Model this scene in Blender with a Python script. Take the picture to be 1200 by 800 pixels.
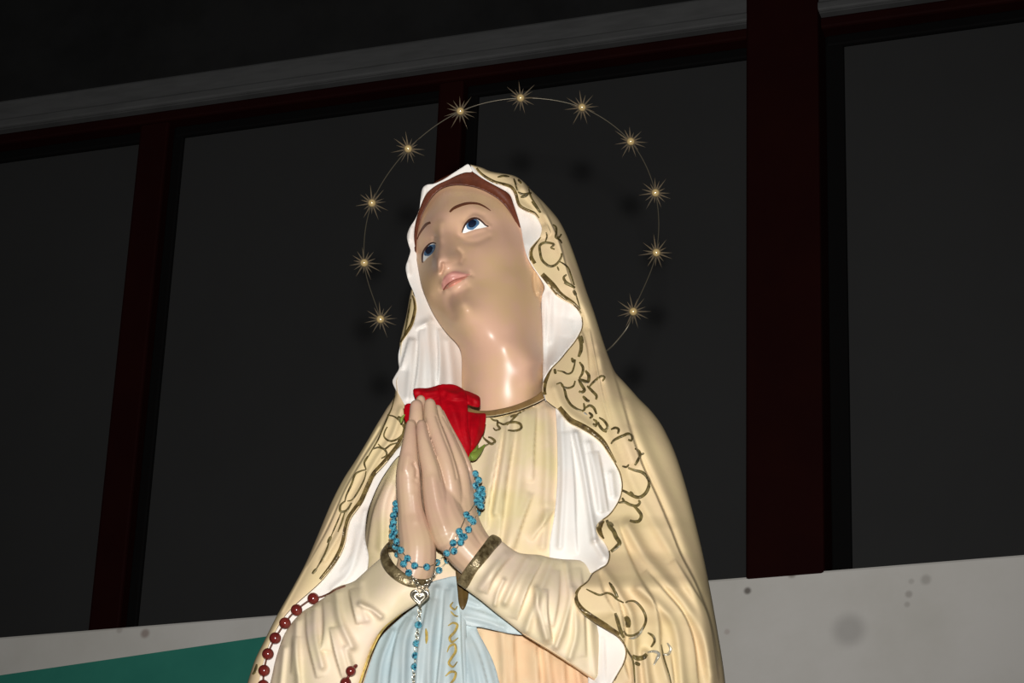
import bpy, bmesh, math, random
import numpy as np
from mathutils import Vector, Matrix
from mathutils.geometry import delaunay_2d_cdt
from mathutils.bvhtree import BVHTree

for o in list(bpy.data.objects):
    bpy.data.objects.remove(o)
SC = bpy.context.scene
COL = SC.collection
random.seed(4)

# ------------------------------------------------------------------ camera, flash, world, exposure
F, DIST = 3300.0, 3.3                       # focal length in pixels of the 1200 px frame, metres to the statue
PITCH, ROLL, WALL_YAW = math.radians(24.8), math.radians(2.25), math.radians(-19.65)
CAM = np.array([0.0, -DIST * math.cos(PITCH), 1.45])
cp, sp, cr_, sr_ = math.cos(PITCH), math.sin(PITCH), math.cos(ROLL), math.sin(ROLL)
fw = np.array([0, cp, sp]); up0 = np.array([0, -sp, cp]); x0 = np.array([1.0, 0, 0])
AX = cr_ * x0 + sr_ * up0
AU = -sr_ * x0 + cr_ * up0
cam_data = bpy.data.cameras.new('camera')
cam = bpy.data.objects.new('camera', cam_data)
COL.objects.link(cam)
cam_data.lens = F / 1200 * 36
cam_data.sensor_width = 36
cam_data.clip_end = 100
M = Matrix.Identity(4)
for r in range(3):
    M[r][0], M[r][1], M[r][2], M[r][3] = AX[r], AU[r], -fw[r], CAM[r]
cam.matrix_world = M
SC.camera = cam

flash = bpy.data.lights.new('camera_flash', 'SPOT')
flash.energy = 560
flash.shadow_soft_size = 0.03
flash.spot_size = math.radians(44)
flash.spot_blend = 1.0
flash.color = (1.0, 0.985, 0.96)
fo = bpy.data.objects.new('camera_flash', flash)
COL.objects.link(fo)
fo.matrix_world = Matrix.Translation(Vector(AU * 0.18 - fw * 0.02)) @ M

world = bpy.data.worlds.new('night_hall')
SC.world = world
world.use_nodes = True
world.node_tree.nodes['Background'].inputs[0].default_value = (0.9, 0.95, 1.0, 1)
world.node_tree.nodes['Background'].inputs[1].default_value = 0.012
SC.view_settings.view_transform = 'Standard'
SC.view_settings.look = 'None'
SC.view_settings.exposure = 0.0
SC.view_settings.gamma = 1.0

# ------------------------------------------------------------------ materials
def srgb(r, g, b):
    f = lambda c: (c / 255 / 12.92) if c / 255 <= 0.04045 else ((c / 255 + 0.055) / 1.055) ** 2.4
    return (f(r), f(g), f(b), 1)

def mat(name, c1, c2=None, rough=0.5, scale=18.0, spec=0.4, metal=0.0, bump=0.0, bump_scale=120.0, coat=0.0,
        lo=0.4, hi=0.7, stretch=(1, 1, 1), trans=0.0, sss=0.0):
    m = bpy.data.materials.new(name)
    m.use_nodes = True
    nt = m.node_tree
    b = nt.nodes['Principled BSDF']
    b.inputs['Roughness'].default_value = rough
    b.inputs['Specular IOR Level'].default_value = spec
    b.inputs['Metallic'].default_value = metal
    b.inputs['Coat Weight'].default_value = coat
    b.inputs['Transmission Weight'].default_value = trans
    tc = nt.nodes.new('ShaderNodeTexCoord')
    mp = nt.nodes.new('ShaderNodeMapping')
    mp.inputs['Scale'].default_value = stretch
    nt.links.new(tc.outputs['Object'], mp.inputs[0])
    if c2:
        n = nt.nodes.new('ShaderNodeTexNoise')
        n.inputs['Scale'].default_value = scale
        n.inputs['Detail'].default_value = 5
        n.inputs['Roughness'].default_value = 0.6
        r = nt.nodes.new('ShaderNodeValToRGB')
        r.color_ramp.elements[0].position = lo
        r.color_ramp.elements[1].position = hi
        r.color_ramp.elements[0].color = c1
        r.color_ramp.elements[1].color = c2
        nt.links.new(mp.outputs[0], n.inputs['Vector'])
        nt.links.new(n.outputs['Fac'], r.inputs['Fac'])
        nt.links.new(r.outputs['Color'], b.inputs['Base Color'])
    else:
        b.inputs['Base Color'].default_value = c1
    if bump:
        n2 = nt.nodes.new('ShaderNodeTexNoise')
        n2.inputs['Scale'].default_value = bump_scale
        n2.inputs['Detail'].default_value = 4
        bp = nt.nodes.new('ShaderNodeBump')
        bp.inputs['Strength'].default_value = bump
        bp.inputs['Distance'].default_value = 0.004
        nt.links.new(mp.outputs[0], n2.inputs['Vector'])
        nt.links.new(n2.outputs['Fac'], bp.inputs['Height'])
        nt.links.new(bp.outputs[0], b.inputs['Normal'])
    return m

MT = {}
MT['mantle'] = mat('cream_mantle_paint', srgb(213, 192, 148), srgb(208, 182, 146), 0.58, 14, 0.22, bump=0.03)
MT['robe'] = mat('cream_robe_paint', srgb(206, 190, 148), srgb(216, 192, 168), 0.58, 16, 0.22, bump=0.03)
MT['peach'] = mat('peach_robe_paint', srgb(214, 190, 154), srgb(214, 174, 138), 0.58, 8, 0.22, bump=0.03)
MT['sleeve'] = mat('cream_sleeve_paint', srgb(220, 204, 170), srgb(230, 208, 186), 0.55, 18, 0.25, bump=0.03)
MT['lining'] = mat('white_lining_paint', srgb(219, 215, 209), srgb(220, 208, 199), 0.58, 10, 0.22, bump=0.03)
MT['skin'] = mat('flesh_paint', srgb(198, 164, 126), srgb(200, 160, 136), 0.33, 14, 0.3, lo=0.42, hi=0.62)
MT['hand'] = mat('flesh_paint_hands', srgb(188, 160, 130), srgb(188, 152, 132), 0.36, 22, 0.4)
MT['hair'] = mat('brown_hair_paint', srgb(94, 46, 26), srgb(74, 34, 20), 0.5, 40, 0.3, bump=0.15, bump_scale=200)
MT['collar'] = mat('bronze_collar_paint', srgb(142, 112, 66), srgb(122, 94, 56), 0.45, 60, 0.5)
MT['gold'] = mat('tarnished_gold_paint', srgb(128, 108, 62), srgb(72, 56, 30), 0.35, 130, 0.6, metal=0.25, bump=0.2, bump_scale=400, lo=0.35, hi=0.65)
MT['cuff'] = mat('worn_silver_gilt', srgb(150, 134, 98), srgb(78, 64, 40), 0.32, 110, 0.7, metal=0.45, bump=0.3, bump_scale=350, lo=0.35, hi=0.62)
MT['scroll'] = mat('scroll_paint', srgb(124, 110, 66), srgb(64, 54, 32), 0.4, 150, 0.5, metal=0.1, lo=0.35, hi=0.65)
MT['silverscroll'] = mat('silver_scroll_paint', srgb(196, 192, 178), srgb(130, 124, 104), 0.28, 150, 0.7, metal=0.4)
MT['sash'] = mat('pale_blue_sash_paint', srgb(168, 184, 188), srgb(186, 192, 190), 0.48, 10, 0.35, bump=0.03)
MT['embroid'] = mat('yellow_gold_embroidery_paint', srgb(196, 168, 86), srgb(128, 108, 58), 0.4, 120, 0.5, metal=0.1)
MT['brown'] = mat('brown_gap_shade', srgb(86, 66, 30), srgb(60, 44, 20), 0.5, 60, 0.4)  # shadow in the gap behind the right cuff, put into colour
MT['eyewhite'] = mat('eye_white_paint', srgb(244, 244, 240), None, 0.25)
MT['iris'] = mat('blue_iris_paint', srgb(78, 112, 144), srgb(56, 90, 124), 0.55, 300, 0.15)
MT['pupil'] = mat('pupil_paint', srgb(16, 26, 46), None, 0.6, spec=0.1)
MT['glint'] = mat('eye_glint_paint', srgb(216, 226, 236), None, 0.3)
MT['lash'] = mat('lash_paint', srgb(58, 30, 22), None, 0.45)
MT['brow'] = mat('eyebrow_paint', srgb(96, 54, 34), None, 0.45)
MT['lip'] = mat('pink_lip_paint', srgb(202, 146, 132), srgb(192, 130, 120), 0.3, 60, 0.5)
MT['lowlip'] = mat('pink_lower_lip_paint', srgb(206, 134, 114), None, 0.3)
MT['mouth'] = mat('mouth_line_paint', srgb(140, 76, 60), None, 0.5)
MT['rose'] = mat('red_rose_petal', srgb(168, 2, 18), srgb(130, 0, 12), 0.6, 40, 0.12, bump=0.12, bump_scale=180)
MT['leaf'] = mat('rose_green', srgb(122, 140, 56), srgb(84, 104, 40), 0.5, 60, 0.3)
MT['blueglass'] = mat('blue_glass_bead', srgb(82, 160, 178), srgb(8, 50, 76), 0.08, 420, 0.9, coat=1.0, lo=0.42, hi=0.6)
MT['redbead'] = mat('dark_red_bead', srgb(112, 40, 34), srgb(90, 28, 26), 0.18, 60, 0.6)
MT['cord'] = mat('brown_cord', srgb(92, 52, 36), None, 0.6)
MT['silver'] = mat('silver_metal', srgb(200, 194, 176), srgb(140, 130, 108), 0.22, 200, 0.7, metal=0.85)
MT['bead'] = mat('gilt_pearl', srgb(206, 178, 124), None, 0.14, spec=1.0, metal=0.3, coat=1.0)
MT['spike'] = mat('dull_brass_ray', srgb(112, 98, 78), srgb(88, 80, 68), 0.35, 80, 0.5, metal=0.3)
MT['wire'] = mat('halo_wire', srgb(84, 78, 66), None, 0.4, metal=0.6)
MT['pane'] = mat('dark_grey_panel', srgb(47, 47, 47), srgb(45, 45, 45), 0.6, 3, 0.15)
MT['frame'] = mat('dark_oxblood_frame', srgb(28, 5, 5), srgb(32, 7, 5), 0.7, 6, 0.05)
MT['band'] = mat('grey_ledge', srgb(80, 80, 80), srgb(70, 70, 70), 0.6, 8, 0.2, stretch=(1, 1, 6))
MT['upper'] = mat('dark_upper_wall', srgb(32, 32, 32), srgb(24, 24, 24), 0.8, 5, 0.1)
MT['teal'] = mat('teal_board_paint', srgb(56, 138, 120), srgb(50, 130, 114), 0.6, 6, 0.2)
MT['floor'] = mat('grey_floor', srgb(110, 106, 100), srgb(96, 92, 88), 0.6, 3, 0.3)
MT['pedestal'] = mat('white_pedestal_paint', srgb(224, 220, 210), srgb(214, 208, 198), 0.6, 6, 0.3)

# ------------------------------------------------------------------ helpers
def axis(y):
    return 0.413 * (y - 400) + 0.049 * np.sqrt((y - 400) ** 2 + 3600) - 2.9

def P(x, y, d):
    """picture direction + depth d (mm in front of the statue's upright mid-plane) -> world metres"""
    x = np.asarray(x, float); y = np.asarray(y, float); d = np.asarray(d, float)
    a = axis(y) / F
    w = (a * DIST * 1000 + d) / (1 + a)
    z = DIST - w / 1000
    u = (x - 600) / F * z
    v = -(y - 400) / F * z
    return CAM + u[..., None] * AX + v[..., None] * AU + z[..., None] * fw

def P1(x, y, d):
    return P(np.array([x]), np.array([y]), np.array([d]))[0]

def ray(x, y):
    r = (x - 600) / F * AX - (y - 400) / F * AU + fw
    return r / np.linalg.norm(r)

def cat(pts, step=3.0, closed=False):
    """Catmull-Rom through pts (any dimension; step measured in the first two)"""
    p = np.array(pts, float)
    n = len(p)
    out = []
    rng = n if closed else n - 1
    for i in range(rng):
        if closed:
            a, b, c, d = p[i - 1], p[i], p[(i + 1) % n], p[(i + 2) % n]
        else:
            b, c = p[i], p[i + 1]
            a = p[i - 1] if i > 0 else 2 * b - c
            d = p[i + 2] if i + 2 < n else 2 * c - b
        k = max(1, int(round(np.linalg.norm((c - b)[:2]) / step)))
        for j in range(k):
            t = j / k
            out.append(0.5 * ((2 * b) + (c - a) * t + (2 * a - 5 * b + 4 * c - d) * t * t + (3 * b - a - 3 * c + d) * t ** 3))
    if not closed:
        out.append(p[-1])
    return np.array(out)

def lin(keys):
    k = np.array(sorted(keys), float)
    # smooth 1-D interpolation (pchip-like by finite differences)
    X, Y = k[:, 0], k[:, 1]
    h = np.diff(X); s = np.diff(Y) / h
    m = np.zeros(len(X))
    m[0], m[-1] = s[0], s[-1]
    for i in range(1, len(X) - 1):
        if s[i - 1] * s[i] > 0:
            w1, w2 = 2 * h[i] + h[i - 1], h[i] + 2 * h[i - 1]
            m[i] = (w1 + w2) / (w1 / s[i - 1] + w2 / s[i])
    def f(q):
        q = np.clip(np.asarray(q, float), X[0], X[-1])
        i = np.clip(np.searchsorted(X, q) - 1, 0, len(X) - 2)
        t = (q - X[i]) / h[i]
        return ((1 + 2 * t) * (1 - t) ** 2 * Y[i] + t * (1 - t) ** 2 * h[i] * m[i]
                + t * t * (3 - 2 * t) * Y[i + 1] + t * t * (t - 1) * h[i] * m[i + 1])
    return f

class TPS:
    def __init__(s, ctrl, lam=2.0):
        c = np.array(ctrl, float)
        s.c = c[:, :2]
        n = len(c)
        r = np.linalg.norm(s.c[:, None] - s.c[None], axis=2)
        K = s.k(r) + lam * np.eye(n)
        Q = np.hstack([np.ones((n, 1)), s.c])
        A = np.zeros((n + 3, n + 3))
        A[:n, :n], A[:n, n:], A[n:, :n] = K, Q, Q.T
        s.w = np.linalg.solve(A, np.concatenate([c[:, 2], [0, 0, 0]]))
    @staticmethod
    def k(r):
        return np.where(r > 1e-6, r * r * np.log(np.maximum(r, 1e-6)), 0) * 0.01
    def __call__(s, p):
        out = np.empty(len(p))
        for i in range(0, len(p), 4000):
            q = p[i:i + 4000]
            r = np.linalg.norm(q[:, None] - s.c[None], axis=2)
            out[i:i + 4000] = s.k(r) @ s.w[:-3] + s.w[-3] + q @ s.w[-2:]
        return out

def polydist(p, line, closed=False):
    l = np.array(line, float)[:, :2]
    a = l if closed else l[:-1]
    b = np.roll(l, -1, 0) if closed else l[1:]
    best = np.full(len(p), 1e9)
    for q, r in zip(a, b):
        e = r - q
        t = np.clip(((p - q) @ e) / max(e @ e, 1e-9), 0, 1)
        best = np.minimum(best, np.linalg.norm(p - q - t[:, None] * e, axis=1))
    return best

def polyside(p, l):
    best = np.full(len(p), 1e9); sg = np.ones(len(p)); tt = np.zeros(len(p))
    n = len(l) - 1
    for i in range(n):
        q, e = l[i], l[i + 1] - l[i]
        r = p - q
        t = np.clip((r @ e) / max(e @ e, 1e-9), 0, 1)
        d = np.linalg.norm(r - t[:, None] * e, axis=1)
        m = d < best
        best[m] = d[m]; tt[m] = (i + t[m]) / n
        sg[m] = np.sign((e[0] * r[:, 1] - e[1] * r[:, 0])[m])
    return best, sg, tt

def strokes(p, st, soft=False):
    o = np.zeros(len(p))
    for line, r, a in st or []:
        c = cat(line, 4) if len(line) > 2 else np.array(line, float)
        if a > 0 or soft:
            o += a * np.exp(-(polydist(p, c) / r) ** 2)
            continue
        # a fold of cloth: swells gently up to the line, then drops steeply beyond it
        dist, sg, t = polyside(p, c)
        sg = sg if c[:, 0].mean() > 560 else -sg
        h = np.where(sg > 0, np.exp(-(dist / (2.6 * r)) ** 2), np.exp(-(dist / 1.5) ** 2))
        o += -a * 1.15 * h * np.sqrt(np.clip(np.sin(np.pi * np.clip(t, 0, 1)), 0, 1))
    return o

def inside(p, poly):
    c = np.zeros(len(p), bool)
    x, y = p[:, 0], p[:, 1]
    q = np.roll(poly, 1, 0)
    for (x1, y1), (x2, y2) in zip(poly, q):
        if y1 == y2:
            continue
        c ^= ((y1 > y) != (y2 > y)) & (x < (x2 - x1) * (y - y1) / (y2 - y1) + x1)
    return c

ROOT = {}
SURF = {}
def mesh_obj(name, verts, faces, material, parent=None, smooth=True, surf=None):
    verts = np.asarray(verts, float)
    if surf:
        SURF[surf] = BVHTree.FromPolygons([tuple(v) for v in verts], [tuple(f) for f in faces])
    me = bpy.data.meshes.new(name)
    off = np.array(parent.matrix_basis.translation) if parent is not None else np.zeros(3)
    if parent is not None and parent.parent is not None:
        off = off + np.array(parent.parent.matrix_basis.translation)
    me.from_pydata([tuple(v) for v in (verts - off)], [], [tuple(int(i) for i in f) for f in faces])
    me.validate()
    bm = bmesh.new(); bm.from_mesh(me)
    bmesh.ops.recalc_face_normals(bm, faces=bm.faces)
    bm.to_mesh(me); bm.free()
    if smooth:
        me.polygons.foreach_set('use_smooth', [True] * len(me.polygons))
    me.materials.append(material)
    o = bpy.data.objects.new(name, me)
    COL.objects.link(o)
    if parent is not None:
        o.parent = parent
    return o

def tag(o, label, cat_, group=None, kind=None):
    o['label'] = label
    if cat_: o['category'] = cat_
    if group: o['group'] = group
    if kind: o['kind'] = kind
    return o

def empty(name, loc):
    o = bpy.data.objects.new(name, None)
    o.location = Vector(loc)
    o.empty_display_size = 0.05
    COL.objects.link(o)
    return o

def tri2d(outline, step):
    """triangulated flat region with interior points"""
    poly = np.array(outline)
    mn, mx = poly.min(0), poly.max(0)
    ys = np.arange(mn[1], mx[1], step * 0.87)
    pts = []
    for j, y in enumerate(ys):
        xs = np.arange(mn[0] + (step / 2 if j % 2 else 0), mx[0], step)
        pts.append(np.stack([xs, np.full(len(xs), y)], 1))
    pts = np.concatenate(pts)
    pts = pts[inside(pts, poly)]
    if len(pts):
        pts = pts[polydist(pts, poly, True) > step * 0.55]
    n = len(poly)
    allp = np.concatenate([poly, pts]) if len(pts) else poly
    co, _, fa, *_ = delaunay_2d_cdt([Vector(p) for p in allp], [(i, (i + 1) % n) for i in range(n)], [], 1, 1e-4)
    return np.array([(c.x, c.y) for c in co]), [tuple(f) for f in fa]

def boundary(faces):
    cnt = {}
    for f in faces:
        for i in range(len(f)):
            a, b = f[i], f[(i + 1) % len(f)]
            cnt[(a, b)] = 1
    return [(a, b) for (a, b) in cnt if (b, a) not in cnt]

def sheet(name, outline, ctrl, material, parent, st=None, step=3.0, skirt=25.0, rnd=None, smooth_outline=True, surf=None, lam=2.0, soft=False, amp=1.0):
    ol = cat(outline, step, True) if smooth_outline else np.concatenate(
        [np.linspace(outline[i], outline[(i + 1) % len(outline)],
                     max(1, int(np.hypot(*(np.array(outline[i]) - outline[(i + 1) % len(outline)])) / step)), endpoint=False)
         for i in range(len(outline))])
    p, fa = tri2d(ol, step)
    d = TPS(ctrl, lam)(p) + amp * strokes(p, st, soft)
    if rnd:
        r, a = rnd
        t = np.clip(1 - polydist(p, ol, True) / r, 0, 1)
        d = d - a * (1 - np.sqrt(np.maximum(0, 1 - t * t)))
    bl = boundary(fa)
    V = P(p[:, 0], p[:, 1], d)
    faces = list(fa)
    idx = sorted({a for e in bl for a in e})
    mp = {a: len(p) + i for i, a in enumerate(idx)}
    cen = p.mean(0)
    back = P(p[idx, 0], p[idx, 1], d[idx] - skirt)
    V = np.concatenate([V, back])
    for a, b in bl:
        faces.append((b, a, mp[a], mp[b]))
    return mesh_obj(name, V, faces, material, parent, surf=surf)

def tube_mesh(path, radii, seg=12, caps=True):
    """path in world metres"""
    p = np.array(path, float)
    n = len(p)
    r = np.broadcast_to(np.array(radii, float), (n,)).copy()
    T = np.gradient(p, axis=0)
    T /= np.linalg.norm(T, axis=1)[:, None] + 1e-12
    nrm = np.cross(T[0], fw if abs(T[0] @ fw) < 0.9 else AX)
    rows = []; 
    if caps:
        pc, rc, Tc = [], [], []
        for a in (80, 60, 35):
            s, c = math.sin(math.radians(a)), math.cos(math.radians(a))
            pc.append(p[0] - T[0] * r[0] * s); rc.append(r[0] * c); Tc.append(T[0])
        pe, re, Te = [], [], []
        for a in (35, 60, 80):
            s, c = math.sin(math.radians(a)), math.cos(math.radians(a))
            pe.append(p[-1] + T[-1] * r[-1] * s); re.append(r[-1] * c); Te.append(T[-1])
        p = np.concatenate([pc, p, pe]); r = np.concatenate([rc, r, re]); T = np.concatenate([Tc, T, Te])
        n = len(p)
    ang = np.linspace(0, 2 * math.pi, seg, endpoint=False)
    for i in range(n):
        nrm = nrm - T[i] * (nrm @ T[i]); nrm /= np.linalg.norm(nrm) + 1e-12
        bi = np.cross(T[i], nrm)
        rows.append(p[i] + r[i] * (np.cos(ang)[:, None] * nrm + np.sin(ang)[:, None] * bi))
    V = np.concatenate(rows)
    fa = []
    for i in range(n - 1):
        for j in range(seg):
            k = (j + 1) % seg
            fa.append((i * seg + j, i * seg + k, (i + 1) * seg + k, (i + 1) * seg + j))
    fa.append(tuple(range(seg))[::-1]); fa.append(tuple((n - 1) * seg + j for j in range(seg)))
    return V, fa

def merge(ms):
    V, fa, o = [], [], 0
    for v, f in ms:
        V.append(v); fa += [tuple(i + o for i in q) for q in f]; o += len(v)
    return np.concatenate(V), fa

def hit(x, y, names, default=None):
    best = None
    r = Vector(ray(x, y))
    for n in names:
        h = SURF[n].ray_cast(Vector(CAM), r)
        if h[0] is not None and (best is None or h[3] < best):
            best = h[3]
    if best is None:
        return default
    return best

def on_surf(pts, names, off):
    """nearest surface distance along each picture direction; misses take the median neighbour"""
    ds = [hit(x, y, names) for x, y in pts]
    good = [i for i, q in enumerate(ds) if q is not None]
    if not good:
        return None
    for i in range(len(ds)):
        if ds[i] is None:
            ds[i] = ds[min(good, key=lambda g: abs(g - i))]
    return np.array([CAM + ray(x, y) * (q - off) for (x, y), q in zip(pts, ds)])

def paint_line(name, line, widths, names, material, parent, off=0.0006, step=1.6, thick=0.0012):
    """a raised brush stroke laid on a surface"""
    c = cat([(x, y) for x, y in line], step)
    n = len(c)
    w = np.interp(np.linspace(0, 1, n), np.linspace(0, 1, len(widths)), widths) if not np.isscalar(widths) else np.full(n, float(widths))
    t = np.gradient(c, axis=0); t /= np.linalg.norm(t, axis=1)[:, None] + 1e-9
    nn = np.stack([-t[:, 1], t[:, 0]], 1)
    cols = (-1, -0.5, 0, 0.5, 1)
    pts = np.concatenate([c + nn * (w / 2 * k)[:, None] for k in cols])
    lift = np.concatenate([np.full(n, off * q) for q in (0.2, 1, 1.25, 1, 0.2)])
    V = on_surf(pts, names, 0)
    if V is None:
        return None
    dirs = np.array([ray(x, y) for x, y in pts])
    V = V - dirs * lift[:, None]
    fa = [(k * n + i, k * n + i + 1, (k + 1) * n + i + 1, (k + 1) * n + i) for k in range(4) for i in range(n - 1)]
    return mesh_obj(name, V, fa, material, parent)

def paint_fill(name, poly, names, material, parent, off=0.0005, step=1.2, dome=0.0):
    ol = cat(poly, step, True)
    p, fa = tri2d(ol, step)
    V = on_surf(p, names, 0)
    t = np.clip(polydist(p, ol, True) / 2.0, 0, 1)
    dirs = np.array([ray(x, y) for x, y in p])
    V = V - dirs * (off * (0.3 + 0.7 * t) + dome * t)[:, None]
    return mesh_obj(name, V, fa, material, parent)

def box_w(o, e, sizes):
    """box from a corner o and three world vectors e"""
    a, b, c = e
    V = [o, o + a, o + a + b, o + b, o + c, o + a + c, o + a + b + c, o + b + c]
    return np.array(V), [(0, 1, 2, 3), (4, 5, 6, 7), (0, 1, 5, 4), (1, 2, 6, 5), (2, 3, 7, 6), (3, 0, 4, 7)]

# ------------------------------------------------------------------ the setting
WD = 6.1
wn = np.array([math.sin(WALL_YAW), -math.cos(WALL_YAW), 0])
we = np.array([math.cos(WALL_YAW), math.sin(WALL_YAW), 0])
wz = np.array([0, 0, 1.0])
WO = CAM + fw * WD
def wc(x, y, off=0.0):
    d = ray(x, y)
    t = ((WO + wn * off - CAM) @ wn) / (d @ wn)
    q = CAM + d * t - WO
    return q @ we, q[2]
def wpt(s, z, o=0.0):
    return WO + we * s + wz * z + wn * o
def wbox(name, s0, s1, z0, z1, o0, o1, material, parent=None):
    V, fa = box_w(wpt(s0, z0, o0), (we * (s1 - s0), wz * (z1 - z0), wn * (o1 - o0)), None)
    o = mesh_obj(name, V, fa, material, parent, smooth=False)
    b = o.modifiers.new('bevel', 'BEVEL'); b.width = 0.006; b.segments = 2
    return o

fl = 0.0 - WO[2]
z_sill = np.mean([wc(*q, 0.06)[1] for q in ((0, 750), (320, 718), (835, 676), (1200, 648))])
z_b0 = np.mean([wc(*q, 0.05)[1] for q in ((0, 155), (300, 116), (878, 27))])
z_b1 = np.mean([wc(*q, 0.05)[1] for q in ((0, 115), (300, 74), (600, 33))])
S0, S1 = -6.0, 5.0
def smid(a, b, o=0.02):
    return 0.5 * (wc(*a, o)[0] + wc(*b, o)[0])

wall = wbox('wall_back', S0, S1, fl, z_sill, -0.30, 0.06, MT['pedestal'])
wall['kind'] = 'structure'
# plaster of the low wall, with its stains
mw = mat('white_plaster', srgb(222, 218, 212), srgb(212, 208, 200), 0.75, 4, 0.15, bump=0.05)
nt = mw.node_tree
bs = nt.nodes['Principled BSDF']
prev = bs.inputs['Base Color'].links[0].from_socket
geo = nt.nodes.new('ShaderNodeNewGeometry')
for (x, y, r, k, col) in [(876, 692, 5, 0.75, (70, 56, 50)), (928, 672, 6, 0.6, (90, 76, 60)), (995, 738, 22, 0.35, (120, 116, 112)),
                          (1085, 679, 7, 0.35, (120, 112, 104)), (1065, 696, 5, 0.4, (120, 108, 100)), (1063, 708, 4, 0.3, (120, 108, 100)),
                          (1068, 681, 4, 0.25, (120, 108, 100)), (170, 742, 7, 0.55, (120, 84, 74)), (852, 740, 4, 0.3, (150, 120, 112)), (140, 738, 5, 0.3, (120, 100, 90))]:
    s, z = wc(x, y, 0.06)
    c = wpt(s, z, 0.06)
    vm = nt.nodes.new('ShaderNodeVectorMath'); vm.operation = 'DISTANCE'
    vm.inputs[1].default_value = tuple(c)
    nt.links.new(geo.outputs['Position'], vm.inputs[0])
    mr = nt.nodes.new('ShaderNodeMapRange')
    mr.interpolation_type = 'SMOOTHSTEP'
    rr = r * WD / F
    mr.inputs[1].default_value = rr * 0.35; mr.inputs[2].default_value = rr * 1.15
    mr.inputs[3].default_value = k; mr.inputs[4].default_value = 0
    nt.links.new(vm.outputs['Value'], mr.inputs[0])
    mx = nt.nodes.new('ShaderNodeMix'); mx.data_type = 'RGBA'
    mx.inputs['B'].default_value = srgb(*col)
    nt.links.new(mr.outputs[0], mx.inputs['Factor'])
    nt.links.new(prev, mx.inputs['A'])
    prev = mx.outputs['Result']
nt.links.new(prev, bs.inputs['Base Color'])
wall.data.materials[0] = mw

upper = wbox('wall_upper', S0, S1, z_b1, z_b1 + 2.2, -0.30, 0.0, MT['upper']); upper['kind'] = 'structure'
# window wall: frame with its members and dark panes
win = empty('window_1', wpt(0, z_sill, -0.05)); win['kind'] = 'structure'
pil = (smid((876, 40), (873, 640), 0.055), smid((966, 40), (959, 640), 0.055))
mul1 = (smid((163, 160), (103, 730)), smid((198, 160), (138, 730)))
mul2 = (wc(516, 130)[0], wc(545, 130)[0])
step_ = mul2[0] - mul1[0]
mullions = [(mul1[0] - step_, mul1[1] - step_), mul1, mul2]
right = (pil[1] + step_ * 0.95, pil[1] + step_ * 0.95 + (mul1[1] - mul1[0]))
mullions.append(right)
band_lo = z_b0 - 0.018
wbox('top_rail', S0, S1, band_lo, z_b0 + 0.01, -0.20, 0.03, MT['frame'], win)
for a, b in mullions:
    wbox('mullion', a, b, z_sill - 0.01, band_lo + 0.01, -0.12, 0.02, MT['frame'], win)
edges = [S0] + [v for m_ in (mullions[0], mullions[1], mullions[2]) for v in m_] + [pil[0], pil[1], right[0], right[1], S1]
for k in range(0, len(edges) - 1, 2):
    wbox('pane', edges[k] - 0.01, edges[k + 1] + 0.01, z_sill - 0.01, band_lo + 0.01, -0.14, -0.02, MT['pane'], win)
MT['black_bar'] = mat('black_bar_finish', srgb(8, 7, 7), None, 0.8, spec=0.1)  # near-black bars right of mullions and pillar, and under the rail
for a, w_ in [(m_[1], 0.026) for m_ in mullions] + [(pil[1], 0.040)]:
    wbox('black_bar', a - 0.004, a + w_, z_sill - 0.01, band_lo + 0.01, -0.10, -0.012, MT['black_bar'], win)
for k in range(0, len(edges) - 1, 2):
    wbox('black_bar', edges[k], edges[k + 1], band_lo - 0.026, band_lo + 0.004, -0.10, -0.008, MT['black_bar'], win)
ledge = wbox('trim_1', S0, S1, z_b0 + 0.01, z_b1, -0.2, 0.05, MT['band']); ledge['kind'] = 'structure'
lip = wbox('ledge_lip', S0, S1, z_b0 + 0.01, z_b0 + 0.035, 0.045, 0.057, MT['band'], ledge)
pillar = wbox('trim_2', pil[0], pil[1], z_sill - 0.01, z_b1 + 1.9, -0.14, 0.061, MT['frame']); pillar['kind'] = 'structure'

fV = np.array([(-7, -6, 0), (8, -6, 0), (8, 6, 0), (-7, 6, 0), (-7, -6, -.1), (8, -6, -.1), (8, 6, -.1), (-7, 6, -.1)], float)
floor = mesh_obj('floor', fV, [(0, 1, 2, 3), (4, 5, 6, 7), (0, 1, 5, 4), (1, 2, 6, 5), (2, 3, 7, 6), (3, 0, 4, 7)], MT['floor'], smooth=False)
floor['kind'] = 'structure'

# teal board hung on the low wall, its top edge running slightly askew
a, b = wc(0, 791, 0.095), wc(315, 745, 0.095)
sl = (b[1] - a[1]) / (b[0] - a[0])
sL, sR = a[0] - 0.5, wc(520, 745)[0]
zt = lambda s: a[1] + sl * (s - a[0])
tb = [wpt(sL, zt(sL), 0.06), wpt(sR, zt(sR), 0.06), wpt(sR, zt(sR) - 1.0, 0.06), wpt(sL, zt(sL) - 1.0, 0.06)]
tb += [q + wn * 0.035 for q in tb]
teal = mesh_obj('notice_board', np.array(tb), [(0, 1, 2, 3), (4, 5, 6, 7), (0, 1, 5, 4), (1, 2, 6, 5), (2, 3, 7, 6), (3, 0, 4, 7)], MT['teal'], smooth=False)
tag(teal, 'teal green board fixed to the white wall behind the statue', 'board')

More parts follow.
